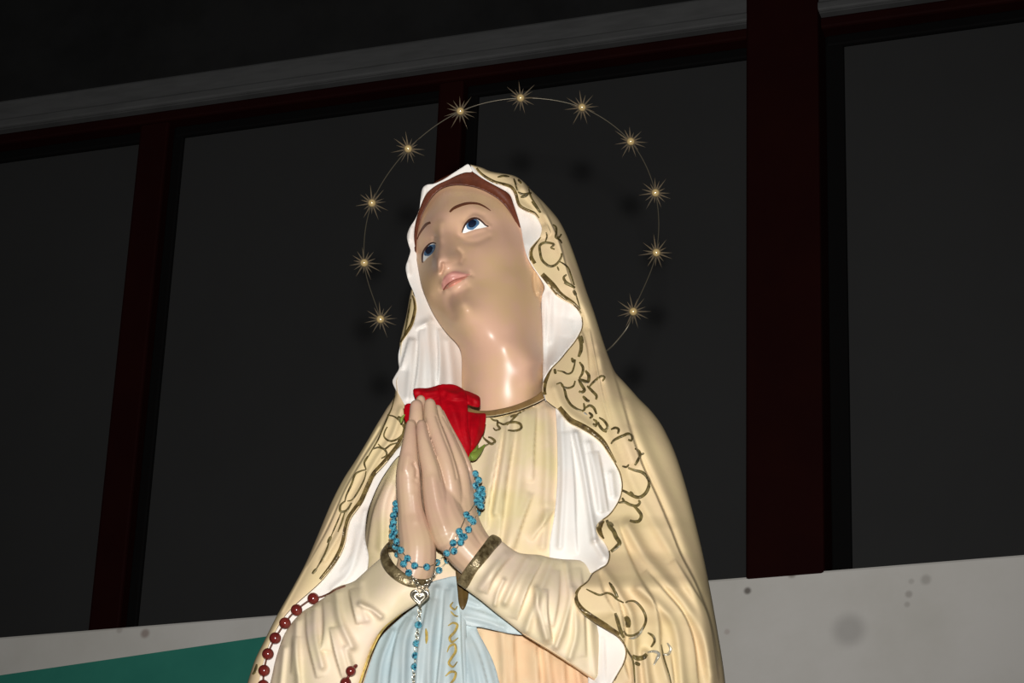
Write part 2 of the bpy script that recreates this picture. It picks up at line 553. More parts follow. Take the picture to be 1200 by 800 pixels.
# ------------------------------------------------------------------ statue: base and pedestal
FOOT_Y = 1640
foot = P1(570, FOOT_Y, 0)
ST = empty('statue', foot)
tag(ST, 'painted plaster statue of a praying woman in cream mantle gazing upward', 'statue')
def disc(name, c, prof, material, parent=None, seg=40, sx=1.0, sy=1.0):
    V, fa = [], []
    for r, z in prof:
        for j in range(seg):
            t = 2 * math.pi * j / seg
            V.append(c + np.array([math.cos(t) * r * sx, math.sin(t) * r * sy, z]))
    n = len(prof)
    for i in range(n - 1):
        for j in range(seg):
            k = (j + 1) % seg
            fa.append((i * seg + j, i * seg + k, (i + 1) * seg + k, (i + 1) * seg + j))
    fa.append(tuple(range(seg))); fa.append(tuple((n - 1) * seg + j for j in range(seg)))
    return mesh_obj(name, np.array(V), fa, material, parent)
disc('base', foot, [(0.27, -0.09), (0.28, -0.08), (0.28, -0.02), (0.26, 0.0), (0.2, 0.01)], MT['pedestal'], ST)
ph = foot[2] - 0.09
disc_c = np.array([foot[0], foot[1], 0.0])
ped = disc('pedestal', disc_c, [(0.36, 0.0), (0.36, 0.12), (0.32, 0.16), (0.29, 0.2), (0.29, ph - 0.2), (0.32, ph - 0.12), (0.37, ph - 0.06), (0.37, ph)], MT['pedestal'])
tag(ped, 'tall white round pedestal carrying the statue', 'pedestal')

# ------------------------------------------------------------------ mantle (cream outer cloak over head and shoulders)
eR = [(552, 194), (557, 198), (562, 204), (570, 210), (580, 215), (592, 218), (599, 221), (603, 228), (605, 236), (608, 242), (616, 247), (626, 251), (632, 259), (635, 268),
      (633, 277), (627, 284), (621, 292), (620, 301), (624, 310), (633, 323), (643, 335), (652, 346), (661, 352), (669, 356), (676, 362), (681, 371),
      (682, 381), (679, 390), (673, 400), (664, 411), (655, 422), (646, 431), (640, 440), (636, 450), (635.5, 457), (638, 466), (645, 473), (653, 479), (661, 489),
      (668, 496), (680, 502), (692, 509), (704, 519), (713, 532), (720, 543), (726, 555), (728.5, 568), (727, 580), (722, 591), (714, 602), (706, 608),
      (700, 614), (698.5, 621), (702, 628), (708, 635), (713, 645), (713.5, 653), (710, 661), (702, 666), (694, 671), (688, 680), (679, 687), (673.5, 694), (673, 704), (678, 714),
      (688, 723), (700, 731), (713, 739), (724, 746), (731, 755), (733, 765), (730, 777), (724, 788), (718, 800), (708, 830), (700, 870), (690, 950), (680, 1100), (670, 1640)]
eL = [(550, 194), (541, 200), (532, 206), (522, 212), (510, 218), (502, 223), (500, 235), (497, 250), (493, 265), (490, 285), (489, 300), (487, 320), (485, 335), (484, 343), (487, 350),
      (488.5, 361), (487, 371), (484, 381), (478, 391), (471, 402), (470, 415), (470, 432), (465, 445), (466, 458), (470, 467), (474, 475), (475.5, 488), (475, 502), (472, 514), (466, 525), (459, 534),
      (450, 545), (440, 556), (435, 566), (430, 577), (425, 588), (417, 599), (411, 608), (407.5, 620), (405, 634), (400, 648), (390, 664), (377, 680), (362, 694), (346, 708),
      (334, 721), (325, 735), (317, 750), (310, 770), (305, 790), (303, 805), (300, 850), (310, 950), (330, 1150), (350, 1640)]
xeR = lin([(y, x) for x, y in eR]); xeL = lin([(y, x) for x, y in eL])
deR = lin([(193, 0), (219, 0), (245, -3), (262, -6), (290, 8), (316, 14), (334, 16), (349, 12), (376, 0), (400, 16), (420, 32), (440, 48), (457, 58), (475, 66), (510, 74), (555, 66),
           (602, 76), (621, 90), (645, 95), (660, 110), (672, 128), (690, 152), (715, 152), (735, 134), (748, 122), (765, 114), (800, 116), (870, 116), (1100, 120), (1640, 130)])
deL = lin([(193, -14), (225, -34), (260, -48), (300, -46), (335, -28), (343, -14), (361, 0), (381, 8), (402, 18), (432, 30), (460, 50), (475, 58), (500, 64), (545, 68), (600, 72), (640, 76), (680, 70), (708, 62), (750, 56), (800, 52), (900, 70), (1640, 110)])
xsR = lin([(193, 553), (196, 564), (201, 576), (205, 600), (210, 610), (222, 622), (240, 640), (258, 655), (275, 664), (290, 670), (320, 680.5), (340, 687), (365, 696), (400, 707), (420, 714), (436, 721), (447, 731),
           (458, 741), (466, 748), (480, 762), (497, 775), (512, 783), (530, 791), (560, 801), (600, 812), (650, 824), (700, 834), (740, 841), (770, 846), (800, 850), (900, 858), (1200, 862), (1640, 850)])
xsL = lin([(193, 548), (200, 537), (206, 527), (212, 516), (218, 505), (225, 500), (240, 497), (260, 491), (280, 487), (300, 486), (330, 484), (345, 480.5), (370, 476), (390, 471), (405, 468), (432, 468), (447, 463), (460, 463), (480, 452), (498, 441),
           (517, 430), (540, 416), (560, 403), (585, 390), (630, 371), (660, 358), (690, 342), (720, 325), (750, 310), (775, 298), (800, 290), (850, 276), (950, 262), (1200, 256), (1640, 270)])
dsR = lin([(193, -20), (210, -40), (240, -55), (290, -52), (375, -48), (440, -30), (500, -20), (600, -15), (700, -10), (800, -10), (1640, -10)])
dsL = lin([(193, -30), (225, -50), (260, -66), (300, -66), (350, -34), (402, -4), (460, 22), (500, 34), (545, 36), (600, 38), (680, 36), (750, 30), (800, 22), (900, 0), (1640, -10)])
dB = lin([(193, -70), (215, -110), (260, -140), (340, -150), (420, -150), (500, -160), (700, -165), (1640, -170)])
ys = np.concatenate([np.arange(193, 230, 1.5), np.arange(230, 830, 1.8), np.arange(830, FOOT_Y + 1, 27)])
NF, NB = 120, 30
Vx, Vy, Vd, front = [], [], [], []
for y in ys:
    aR, bR, aL, bL = float(xeR(y)), float(xsR(y)), float(xeL(y)), float(xsL(y))
    if aR > bR - 2: aR = bR - 2
    if aL < bL + 2: aL = bL + 2
    row = []
    row.append((aR + 0.5, float(deR(y)) - 9, 0))
    for i in range(NF + 1):
        ph_ = math.pi / 2 * i / NF
        row.append((aR + (bR - aR) * math.sin(ph_), float(dsR(y)) + (float(deR(y)) - float(dsR(y))) * max(0.0, math.cos(ph_)) ** 0.62, 1))
    for i in range(1, NB):
        t = math.pi * i / NB
        xm = (bR + bL) / 2
        d0 = float(dsR(y)) + (float(dsL(y)) - float(dsR(y))) * i / NB
        row.append((xm + (bR - bL) / 2 * math.cos(t), d0 + (float(dB(y)) - d0) * math.sin(t) ** 0.8, 0))
    for i in range(NF // 2 + 1):
        ph_ = math.pi / 2 * (1 - i / (NF // 2))
        row.append((aL + (bL - aL) * math.sin(ph_), float(dsL(y)) + (float(deL(y)) - float(dsL(y))) * max(0.0, math.cos(ph_)) ** 0.7, 1))
    row.append((aL - 0.5, float(deL(y)) - 9, 0))
    for x, d, fr in row:
        Vx.append(x); Vy.append(y); Vd.append(d); front.append(fr)
Vx, Vy, Vd, front = map(np.array, (Vx, Vy, Vd, front))
mst = [
    ([(716, 430), (728, 470), (738, 505), (752, 545), (768, 580), (783, 615), (797, 650), (815, 685), (832, 730), (842, 780)], 7, -8),
    ([(735, 470), (750, 515), (770, 560), (790, 605), (806, 650), (822, 690)], 8, 5),
    ([(705, 420), (715, 460), (726, 500), (740, 540)], 8, 5),
    ([(700, 405), (712, 470), (722, 520), (745, 575), (770, 620), (798, 668), (822, 720), (836, 790)], 6, 3),
    ([(722, 610), (732, 640), (748, 676), (765, 704), (772, 730), (774, 765), (785, 805)], 4, -6),
    ([(735, 615), (755, 650), (782, 682), (806, 712), (824, 748), (834, 800)], 7, 7),
    ([(756, 668), (780, 695), (800, 720), (812, 752), (818, 805)], 6, -7),
    ([(748, 690), (775, 712), (792, 740), (800, 805)], 6, 5),
    ([(790, 655), (812, 690), (830, 725), (842, 800)], 4, -5),
    ([(706, 667), (716, 680), (728, 700), (738, 716), (742, 745), (746, 805)], 5, 6),
    ([(718, 692), (727, 715), (731, 745), (728, 765), (738, 800)], 4, -6),
    ([(700, 668), (705, 690), (720, 720)], 6, -4),
    ([(755, 765), (760, 805)], 5, 6), ([(785, 765), (790, 805)], 5, -4),
    ([(622, 222), (635, 243), (645, 262), (655, 285), (664, 318), (674, 345)], 4, -4),
    ([(640, 250), (656, 285), (668, 318), (682, 352), (698, 400), (705, 440)], 6, 4),
    ([(668, 365), (685, 400), (690, 440)], 6, -3), ([(690, 385), (697, 420), (705, 460), (715, 500)], 5, -4),
    ([(650, 455), (662, 480), (690, 500)], 6, 4),
    ([(600, 206), (604, 216), (606, 226)], 3, -3), ([(612, 212), (618, 226), (630, 243)], 4, 3),
    ([(640, 262), (645, 275)], 6, -3), ([(610, 240), (620, 246)], 5, 3),
    ([(460, 478), (445, 508), (425, 540), (405, 575), (385, 620), (360, 665)], 3, -4),
    ([(470, 480), (460, 510), (440, 540), (418, 580), (400, 620), (380, 655)], 4, 3),
    ([(443, 500), (420, 540), (395, 588), (370, 640), (330, 715)], 2.5, 2),
]
pt = np.stack([Vx, Vy], 1)
Vd = Vd + 1.8 * strokes(pt, mst) * front
V = P(Vx, Vy, Vd)
nc = len(V) // len(ys)
fa = [(i * nc + j, i * nc + j + 1, (i + 1) * nc + j + 1, (i + 1) * nc + j) for i in range(len(ys) - 1) for j in range(nc - 1)]
fa.append(tuple(range(nc)))
mantle = mesh_obj('mantle', V, fa, MT['mantle'], ST, surf='mantle')
mantle['label'] = 'cream mantle painted with gold scrolls'

# ------------------------------------------------------------------ robe (closed torso loft down to the feet)
rl = lin([(455, 545), (470, 520), (485, 490), (510, 462), (560, 440), (640, 425), (700, 415), (800, 398), (1000, 390), (1640, 380)])
rr_ = lin([(455, 640), (470, 665), (485, 690), (510, 715), (560, 740), (640, 752), (700, 756), (800, 768), (1000, 775), (1640, 780)])
rf = lin([(455, 40), (470, 52), (490, 64), (520, 74), (560, 80), (640, 78), (700, 74), (800, 82), (1000, 95), (1640, 125)])
rb = lin([(455, -50), (500, -110), (700, -140), (1640, -150)])
ys2 = np.concatenate([np.arange(455, 830, 2.0), np.arange(830, FOOT_Y + 1, 30)])
NA = 420
X2, Y2, D2, fr2 = [], [], [], []
for y in ys2:
    l, r, f_, b_ = map(float, (rl(y), rr_(y), rf(y), rb(y)))
    for i in range(NA):
        t = 2 * math.pi * i / NA
        s = math.sin(t)
        X2.append((l + r) / 2 + (r - l) / 2 * math.cos(t)); Y2.append(y)
        D2.append(f_ * abs(s) ** 0.75 if s > 0 else b_ * abs(s) ** 0.8); fr2.append(1.0 if s > 0 else 0.0)
X2, Y2, D2, fr2 = map(np.array, (X2, Y2, D2, fr2))
rst = [
    ([(588, 500), (580, 545), (572, 590), (570, 620)], 4, -5), ([(603, 505), (594, 555), (588, 605), (584, 640)], 4, -4),
    ([(628, 478), (625, 525), (624, 565)], 3.5, -4),
    ([(624, 578), (612, 610), (601, 645)], 3, -4), ([(655, 590), (637, 613), (622, 634)], 3, -3.5),
    ([(597, 490), (590, 540), (580, 600)], 5, 4), ([(614, 485), (610, 540), (604, 590), (595, 640)], 7, 4), ([(640, 480), (642, 540), (640, 590)], 6, 4),
    ([(636, 640), (640, 600)], 5, 3), ([(465, 548), (450, 590), (447, 640)], 6, 4), ([(455, 560), (438, 600), (430, 650)], 4, -4), ([(470, 560), (460, 610), (458, 650)], 4, -3),
    ([(560, 745), (562, 800)], 4, 3), ([(600, 735), (604, 805)], 4, -5), ([(588, 735), (592, 805)], 5, 4), ([(627, 750), (632, 805)], 4, -5), ([(640, 760), (645, 805)], 5, 4),
    ([(660, 770), (663, 805)], 4, -4), ([(676, 780), (680, 805)], 4, 3),
]
ncl = lin([(500, 472), (540, 482), (556, 488.5), (575, 489), (595, 485.5), (613, 480), (630, 473), (642, 466.5), (700, 455)])
yc = ncl(X2)
low = (fr2 > 0) & (Y2 < yc) & (X2 > 520) & (X2 < 650)
Y2 = np.where(low, yc + (Y2 - 455) * 0.02, Y2)
D2 = np.where(low, np.minimum(D2, 50.0), D2)
D2 = D2 + 2.1 * strokes(np.stack([X2, Y2], 1), rst) * fr2
V = P(X2, Y2, D2)
fa = [(i * NA + j, i * NA + (j + 1) % NA, (i + 1) * NA + (j + 1) % NA, (i + 1) * NA + j) for i in range(len(ys2) - 1) for j in range(NA)]
fa.append(tuple((len(ys2) - 1) * NA + j for j in range(NA)))
robe = mesh_obj('robe', V, fa, MT['robe'], ST, surf='robe')
robe.data.materials.append(MT['peach'])
nq = len(ys2) - 1
mi = np.zeros(len(robe.data.polygons), int)
for i in range(nq):
    if ys2[i] > 715:
        mi[i * NA:(i + 1) * NA] = 1
robe.data.polygons.foreach_set('material_index', mi)

# ------------------------------------------------------------------ head and neck
head_ol = [(486, 285), (487.5, 300), (490.5, 318), (494, 335), (500, 351), (507, 366), (515, 379), (525, 392), (534, 401), (539, 409), (541, 420), (541, 440), (541, 462), (540, 490), (560, 500),
           (600, 495), (645, 480), (638, 460), (637, 430), (636, 400), (635, 375), (634, 357), (636, 346), (638, 335), (636, 322), (630, 313), (622, 303), (617, 290), (615, 270),
           (612, 252), (602, 235), (586, 222), (566, 211), (545, 207), (525, 210), (508, 220), (498, 235), (490, 252), (486, 268)]
H = [(487, 264, -46), (499, 240, -36), (514, 222, -24), (535, 214, -17), (560, 218, -14), (585, 232, -15), (600, 249, -16), (611, 268, -14),
     (540, 206, -30), (575, 212, -26), (605, 237, -30),
     (515, 238, -2), (540, 230, 0), (565, 237, 2), (587, 252, 0), (505, 250, -6),
     (527, 249, 20), (552, 240, 14), (575, 247, 9), (503, 262, 4), (490, 280, -22), (494, 268, -18), (516, 256, 16), (598, 268, 4),
     (541, 273, 18), (574, 266, 14), (556, 262, 21), (556, 250, 17), (558, 275, 24), (540, 262, 20), (588, 275, 20),
     (495, 306, -10), (502, 294, 1), (508, 284, 5), (498, 285, -6), (490, 300, -18), (489, 288, -22),
     (518, 268, 27), (516, 280, 40), (514, 292, 53), (512, 303, 63), (512, 309, 65),
     (509, 277, 10), (508, 292, 12), (506, 303, 20), (506, 313, 30), (508, 321, 38),
     (527, 272, 26), (529, 284, 35), (530, 294, 46), (531, 301, 54), (541, 299, 42), (543, 306, 46), (523, 314, 58), (515, 319, 54),
     (560, 290, 38), (585, 290, 34), (602, 290, 20), (575, 310, 48), (598, 312, 34), (615, 300, 6), (612, 285, 2),
     (498, 318, 10), (495, 328, 6), (504, 332, 28), (503, 345, 26), (494, 337, 2), (500, 352, 10), (512, 330, 42),
     (523, 320, 56), (527, 324, 65), (529, 330, 62), (531, 335, 67), (537, 342, 62), (551, 321, 57), (519, 340, 46), (562, 328, 58), (545, 335, 66), (512, 345, 36),
     (544, 357, 84), (551, 364, 84), (540, 352, 78), (527, 356, 60), (519, 362, 42), (530, 370, 62), (548, 378, 77), (540, 382, 66),
     (509, 369, 14), (518, 382, 18), (528, 394, 22), (539, 407, 20), (530, 385, 46), (545, 398, 48),
     (562, 385, 72), (580, 368, 72), (600, 348, 52), (618, 330, 22), (590, 392, 64), (614, 372, 40), (566, 402, 60), (630, 372, 16), (633, 400, 10), (622, 350, 24), (580, 345, 66), (565, 355, 76), (605, 325, 38),
     (594, 402, 66), (594, 425, 57), (594, 450, 46), (594, 478, 33), (580, 425, 54.5), (608, 425, 54.5), (580, 450, 43.5), (608, 450, 43.5), (580, 478, 30.5), (608, 478, 30.5), (566, 425, 47.5), (550, 425, 29), (541, 428, 4), (542, 455, -8), (550, 455, 16), (566, 452, 36), (566, 480, 23), (622, 425, 47.5), (632, 425, 32), (637, 428, 2), (622, 450, 36.5), (632, 450, 20), (638, 452, -6), (622, 478, 23), (541, 480, -12), (638, 475, -14)]
hst = [
    ([(545, 267), (555, 262), (566, 264)], 6, 1.5), ([(498, 299), (504, 291)], 5, 1.5),
    ([(541, 273), (545, 263), (551, 256), (557, 253.5), (563, 256), (568, 261), (574, 265)], 2.2, 1.8),       # upper lid
    ([(543, 275), (551, 273), (560, 270), (569, 268)], 2.0, 1.0), ([(537, 276), (547, 283), (560, 283), (573, 277)], 3.5, -2.0),
    ([(544, 258), (554, 249), (566, 252)], 3.5, -1.6),
    ([(494, 305), (494, 297), (498, 289), (503, 284), (509, 282)], 2.0, 1.5), ([(497, 309), (503, 303), (508, 298)], 1.8, 0.8),
    ([(537, 293), (541.5, 297.5), (542.5, 302), (540, 307)], 2.8, -3.6), ([(509, 278), (508.5, 286), (507, 298), (506.5, 310)], 2.4, -4.5), ([(517, 262), (515, 280), (513, 296)], 5, 3),                                             # alar crease
    ([(526, 303), (532, 302)], 7, 3.5), ([(512, 304), (513, 311)], 5, 4), ([(519, 309), (519.5, 314), (517, 320)], 1.9, -6), ([(514, 314)], 3, 2.0) if False else ([(513.5, 313), (514, 316)], 2.6, 2.5),
    ([(522, 309.5), (528, 309), (534, 307.5)], 2.4, -1.6),
    ([(522, 320), (520, 326)], 2, -1.5),
    ([(518, 331), (522, 324), (529, 320.5), (537, 320.5), (545, 321.5)], 2.6, 2.6), ([(526, 335.5), (534, 331), (541, 328)], 2.4, 2.2),
    ([(519, 340), (523, 334), (528, 330), (535, 327), (543, 325), (551, 322)], 1.2, -2.4),
    ([(526, 341), (535, 338), (545, 332)], 3.2, -2.0), ([(526, 348), (527, 358), (531, 370)], 5, -2.6), ([(544, 357)], 6, 2) if False else ([(543, 357), (547, 362)], 9, 5.0), ([(530, 344), (538, 342), (548, 337)], 4, -2.5),
    ([(551, 319), (554, 323)], 2.2, -1.5), ([(518, 342), (516, 339)], 2, -1.5),
    ([(631, 322), (633, 332), (632, 342)], 4.5, 7), ([(626, 320), (626, 335), (629, 346)], 2, -4), ([(633, 348), (634, 360)], 3, -3),
]
head = sheet('head', head_ol, H, MT['skin'], ST, hst, step=1.5, skirt=60, surf='head', lam=0.5, soft=True)
head['label'] = 'flesh painted face and neck tilted back'

# painted features laid on the face
def eye(scl, iris, pup, glint, lash, lw):
    e = paint_fill('eye', scl, ['head'], MT['eyewhite'], head, off=0.0004)
    f1 = paint_fill('iris', iris, ['head'], MT['iris'], head, off=0.0008)
    f2 = paint_fill('pupil', pup, ['head'], MT['pupil'], head, off=0.0020, step=0.8)
    f3 = paint_fill('glint', glint, ['head'], MT['glint'], head, off=0.0026, step=0.5)
    f4 = paint_line('eyelashes', lash, lw, ['head'], MT['lash'], head, off=0.0018, step=1.0)
eye([(541.8, 272), (545, 263.5), (550, 258.5), (556, 256.5), (561, 258), (566, 261.5), (571.5, 265), (566, 266.8), (558, 268.3), (550, 271), (544.5, 273)],
    [(546, 266.5), (547, 261.5), (551, 258), (556, 256.5), (561, 258.8), (562.3, 262), (559, 266), (553.5, 269.3), (548.5, 269.3)],
    [(548.3, 263), (550, 259), (554.5, 257.3), (558.5, 259.5), (557.8, 263.5), (553.8, 266.6), (549.6, 266)],
    [(557, 260), (558.3, 260.4), (557.6, 262.6), (556.6, 262)],
    [(541.5, 272.3), (543, 267.5), (546, 261.8), (551, 257.2), (556.5, 255.6), (561.5, 257), (566, 260.8), (569, 263.8), (572.5, 265.3)], [1.2, 2.0, 2.4, 2.8, 2.8, 2.6, 2.0, 1.8, 1.6])
eye([(496, 306.5), (495.6, 299), (498, 292), (503, 286.7), (508, 285.2), (510.5, 287), (508.5, 292.5), (505.5, 298), (500.5, 302.5)],
    [(496.8, 297.5), (498.7, 291.5), (503.5, 287), (508.5, 286), (510.5, 288.5), (508, 295), (503, 299.5), (498, 300.3)],
    [(498.3, 294.5), (500.3, 290), (504.8, 287.9), (507.4, 290.3), (505.5, 295.5), (501, 298)],
    [(506, 289.8), (507, 290), (506.2, 292.6), (505.4, 292)],
    [(495, 307.5), (494.8, 303), (495.3, 297.5), (498.3, 291), (503, 286), (507.5, 284.4), (510.8, 285.4)], [1.6, 2.2, 2.5, 2.4, 2.2, 2.0, 1.5])
paint_line('eyebrow', [(527, 248.3), (532, 243.8), (541, 239.8), (550, 238), (560, 238.6), (568, 242), (575, 246.8)], [2.2, 3.6, 3.4, 3.0, 2.6, 2.0, 1.0], ['head'], MT['brow'], head)
paint_line('eyebrow', [(504.5, 260.6), (500, 262.3), (495.5, 267.5), (491.5, 274), (488.8, 280.5)], [2.6, 3.4, 2.7, 2.0, 1.0], ['head'], MT['brow'], head)
paint_fill('upper_lip', [(519.3, 339.6), (517.3, 334), (519, 327), (523.5, 321.5), (529, 318.3), (534, 317.6), (540, 318.6), (546, 320.4), (551.5, 321.3), (547, 323.2), (540, 325.2), (533, 327.4), (526.5, 331.4), (522, 337)], ['head'], MT['lip'], head, off=0.0004)
paint_fill('lower_lip', [(520, 339.6), (522.5, 336.8), (527.3, 331.6), (533, 328), (540, 326), (547.5, 324.2), (544, 327.2), (538, 331), (531.5, 334.8), (525.5, 337.6)], ['head'], MT['lowlip'], head, off=0.0004)
paint_line('mouth_line', [(519.5, 340), (522.5, 335.2), (528, 330.2), (535, 327), (543, 324.9), (549.5, 323)], [1.4, 1.5, 1.1, 0.9, 0.8, 0.4], ['head'], MT['mouth'], head, off=0.0008, step=1)

# hair showing under the veil
hair_ol = [(487.5, 296), (488.3, 282), (490.5, 266), (495, 251.5), (501, 239), (508.5, 228.5), (518, 221), (530, 217.3), (545, 217.3), (560, 220.5), (575, 227.5), (588, 237), (599, 251), (608, 266),
           (614, 262), (610, 240), (604, 224), (592, 213), (575, 205), (556, 196), (546, 197), (530, 203), (512, 212), (499, 223), (494, 238), (489, 251), (486, 264), (485, 280), (486, 294)]
HH = [(487, 294, -16), (488, 280, -22), (490.5, 266, -24), (495, 251, -22), (501, 239, -19), (509, 228, -13), (530, 217, -6), (560, 220, -4), (588, 237, -8), (608, 266, -10),
      (484, 284, -30), (485, 266, -34), (488, 252, -36), (497, 222, -28), (512, 212, -20), (530, 203, -16), (556, 196, -14), (592, 213, -16), (610, 240, -20), (614, 260, -20)]
hair = sheet('hair', hair_ol, HH, MT['hair'], ST, [([(500, 230), (520, 213), (550, 207), (580, 218), (604, 243)], 3, 2), ([(495, 245), (512, 222), (540, 213)], 1.5, -1), ([(560, 212), (590, 226), (604, 250)], 1.5, -1.2)], step=2.2, skirt=20)
hair['label'] = 'brown painted hair under the veil'

# ------------------------------------------------------------------ white lining of the mantle
inR = [(640, 470), (636.5, 452), (636, 420), (635.5, 385), (634.5, 360), (635, 347), (638, 336), (631, 323), (623, 311), (617, 299), (613.5, 285), (611, 270), (608.5, 260), (605.5, 250), (602, 240),
       (598.5, 230), (594, 225), (588, 221.5), (575, 214.5), (566, 209.5), (558, 204), (553, 200)]
outR = [(x, y) for x, y in eR if y <= 466]
linR_ol = outR + inR
LR = [(552, 195, 0), (566, 207, 1), (585, 216, -1), (600, 223, -3), (604, 238, -6), (616, 247, -6), (632, 259, -9), (635, 268, -8), (625, 285, 0), (620, 301, 9), (633, 323, 14), (652, 346, 12), (669, 356, 8), (681, 371, 0),
      (679, 390, 6), (664, 411, 24), (646, 431, 44), (637, 455, 56), (608, 262, -8), (612, 275, -4), (620, 265, -10), (616, 300, 9), (638, 336, 10), (636, 350, 4), (636, 385, 2), (637, 420, 2), (638, 445, 14), (650, 365, 0), (660, 390, 2), (648, 410, 10), (665, 372, -2),
      (594, 225, -4), (575, 214, -2), (605, 250, -7)]
lst = [([(640, 345), (639, 390), (637, 440)], 2, -4), ([(645, 345), (644, 400)], 3, 3), ([(660, 360), (656, 400), (645, 430)], 6, 2.5), ([(672, 375), (668, 395)], 5, -2),
       ([(618, 255), (622, 270), (618, 285)], 5, 2), ([(596, 222), (602, 232), (606, 245)], 2, 2), ([(560, 203), (575, 212), (590, 219)], 2, 2)]
linR = sheet('veil_lining', linR_ol, LR, MT['lining'], ST, lst, step=2.0, skirt=14, surf='linR')
outL = [(549, 192.5), (541, 196.5), (530, 203.5), (520, 210), (509, 215), (500, 216.5), (495, 221), (493, 232), (491.5, 245), (487, 256), (480, 267), (477, 277), (479, 287), (481, 294), (478.5, 303), (475.5, 313), (477, 323), (480, 332), (485.5, 345),
        (488, 360), (487, 371), (484, 381), (478, 391), (470.5, 402), (467, 414), (467, 425), (467.5, 432), (463, 440), (460, 447), (463.5, 456), (470, 467), (475, 475)]
inL = [(486, 482), (505, 486), (535, 484), (548, 478), (546, 455), (545, 430), (543, 412), (538, 403.5), (527, 393), (516, 379), (507.5, 365.5), (501, 351), (495, 335), (491.5, 318), (488.5, 300), (486, 287), (485.2, 275), (487, 260), (490.5, 248), (495, 236), (499, 228), (505, 221.5), (514, 215.5), (525, 210.5), (535, 205.5), (545, 202), (553, 201)]
LL = [(549, 193, 1), (530, 204, -2), (509, 215, -8), (495, 221, -14), (492, 240, -18), (480, 267, -24), (479, 287, -24), (478, 303, -22), (476, 313, -20), (480, 332, -16), (487, 350, -8), (487, 371, 6), (478, 391, 12), (467, 414, 22), (467, 430, 30), (460, 447, 38), (470, 467, 54), (475, 475, 58),
      (548, 440, -26), (545, 465, -22), (543, 412, -16), (530, 396, -2), (516, 379, -4), (505, 360, -8), (496, 337, -16), (490, 312, -22), (486, 285, -20), (488, 257, -18), (497, 232, -14), (518, 213, -7), (545, 202, -1),
      (500, 440, 34), (520, 440, 26), (490, 400, 14), (510, 400, 10), (500, 475, 46), (530, 475, 14), (497, 370, 2)]
lls = [([(492, 385), (490, 430), (484, 470)], 2.5, -5), ([(500, 382), (503, 420), (505, 460)], 5, 4), ([(513, 385), (515, 420), (513, 460)], 2.5, -5), ([(525, 400), (530, 440), (532, 470)], 5, 3), ([(480, 395), (474, 418), (470, 432)], 2.5, -5), ([(484, 400), (480, 440), (478, 465)], 4, 3),
       ([(487, 386), (495, 381), (508, 374)], 2, -3), ([(482, 268), (480, 280)], 3, 2), ([(478, 308), (479, 320)], 3, 2), ([(498, 221), (496, 232)], 3, 2)]
linL = sheet('veil_lining', outL + inL, LL, MT['lining'], ST, lls, step=1.6, skirt=14, surf='linL', amp=1.7)

# lining over the breast and at the lower hem
out2 = [(x, y) for x, y in eR if 474 < y < 668]
lin2_ol = [(651, 477)] + out2 + [(700, 672), (675, 668), (648, 664), (644, 640), (650, 600), (653, 560), (653, 520), (652, 495)]
def rdepth(x, y):
    l, r, f_ = float(rl(y)), float(rr_(y)), float(rf(y))
    c = ((x - (l + r) / 2) / ((r - l) / 2))
    return f_ * max(0.0, 1 - c * c) ** 0.375
L2 = [(x, y, float(deR(y)) - 2) for x, y in out2[::3]] + [(x, y, rdepth(x, y) + 7) for x, y in [(651, 480), (653, 520), (652, 560), (650, 600), (645, 640), (648, 664)]] + \
     [(672, 540, rdepth(672, 540) + 11), (680, 580, rdepth(680, 580) + 12), (690, 560, 76), (675, 620, 82), (680, 650, 86), (662, 600, rdepth(662, 600) + 9), (662, 560, rdepth(662, 560) + 8), (700, 668, 95), (675, 668, 82)]
l2s = [([(675, 508), (684, 550), (692, 600), (697, 632)], 4, 5), ([(700, 528), (706, 560), (712, 600)], 4, -5), ([(667, 505), (672, 560), (674, 620), (676, 650)], 5, -4), ([(658, 490), (660, 560), (656, 640)], 4, 3), ([(690, 520), (698, 560), (704, 598)], 4, 3), ([(716, 555), (719, 580)], 4, 3), ([(697, 635), (708, 652)], 4, 3)]
lin2 = sheet('mantle_lining', lin2_ol, L2, MT['lining'], ST, l2s, step=1.6, skirt=12, surf='lin2', amp=1.9)
lin3_ol = [(690, 724), (702, 732), (714, 739.5), (724, 746), (731, 755), (733, 765), (730, 777), (724, 788), (716, 803), (708, 830), (690, 832), (689, 790), (686, 750)]
sheet('mantle_lining', lin3_ol, [(690, 724, 112), (714, 740, 114), (733, 763, 110), (724, 788, 110), (712, 815, 112), (690, 760, 100), (690, 820, 100), (705, 770, 106)], MT['lining'], ST, [([(697, 730), (700, 770), (703, 830)], 4, 3), ([(707, 745), (709, 800)], 2, -4)], step=2.4, skirt=20)
lin4_ol = [(474, 520), (466, 526), (459, 535), (450, 546), (440, 557), (435, 567), (430, 578), (425, 589), (417, 600), (411, 609), (407.5, 621), (405, 635), (400, 649), (390, 665), (377, 681), (362, 695), (346, 709), (334, 722), (325, 736), (317, 751), (310, 771), (305, 791), (303, 815),
           (335, 815), (345, 760), (370, 718), (400, 700), (425, 680), (432, 655), (428, 630), (430, 603), (437, 582), (446, 563), (455, 549), (464, 537), (476, 526)]
L4 = [(474, 520, 66), (459, 535, 66), (435, 567, 68), (411, 609, 70), (405, 635, 73), (390, 665, 70), (362, 695, 62), (334, 722, 57), (317, 751, 53), (305, 791, 49), (303, 815, 50), (335, 815, 50), (345, 760, 52), (370, 718, 56), (400, 700, 64), (425, 680, 72), (432, 655, 72), (428, 630, 70), (430, 603, 68), (446, 563, 67), (464, 537, 66), (476, 526, 67)]
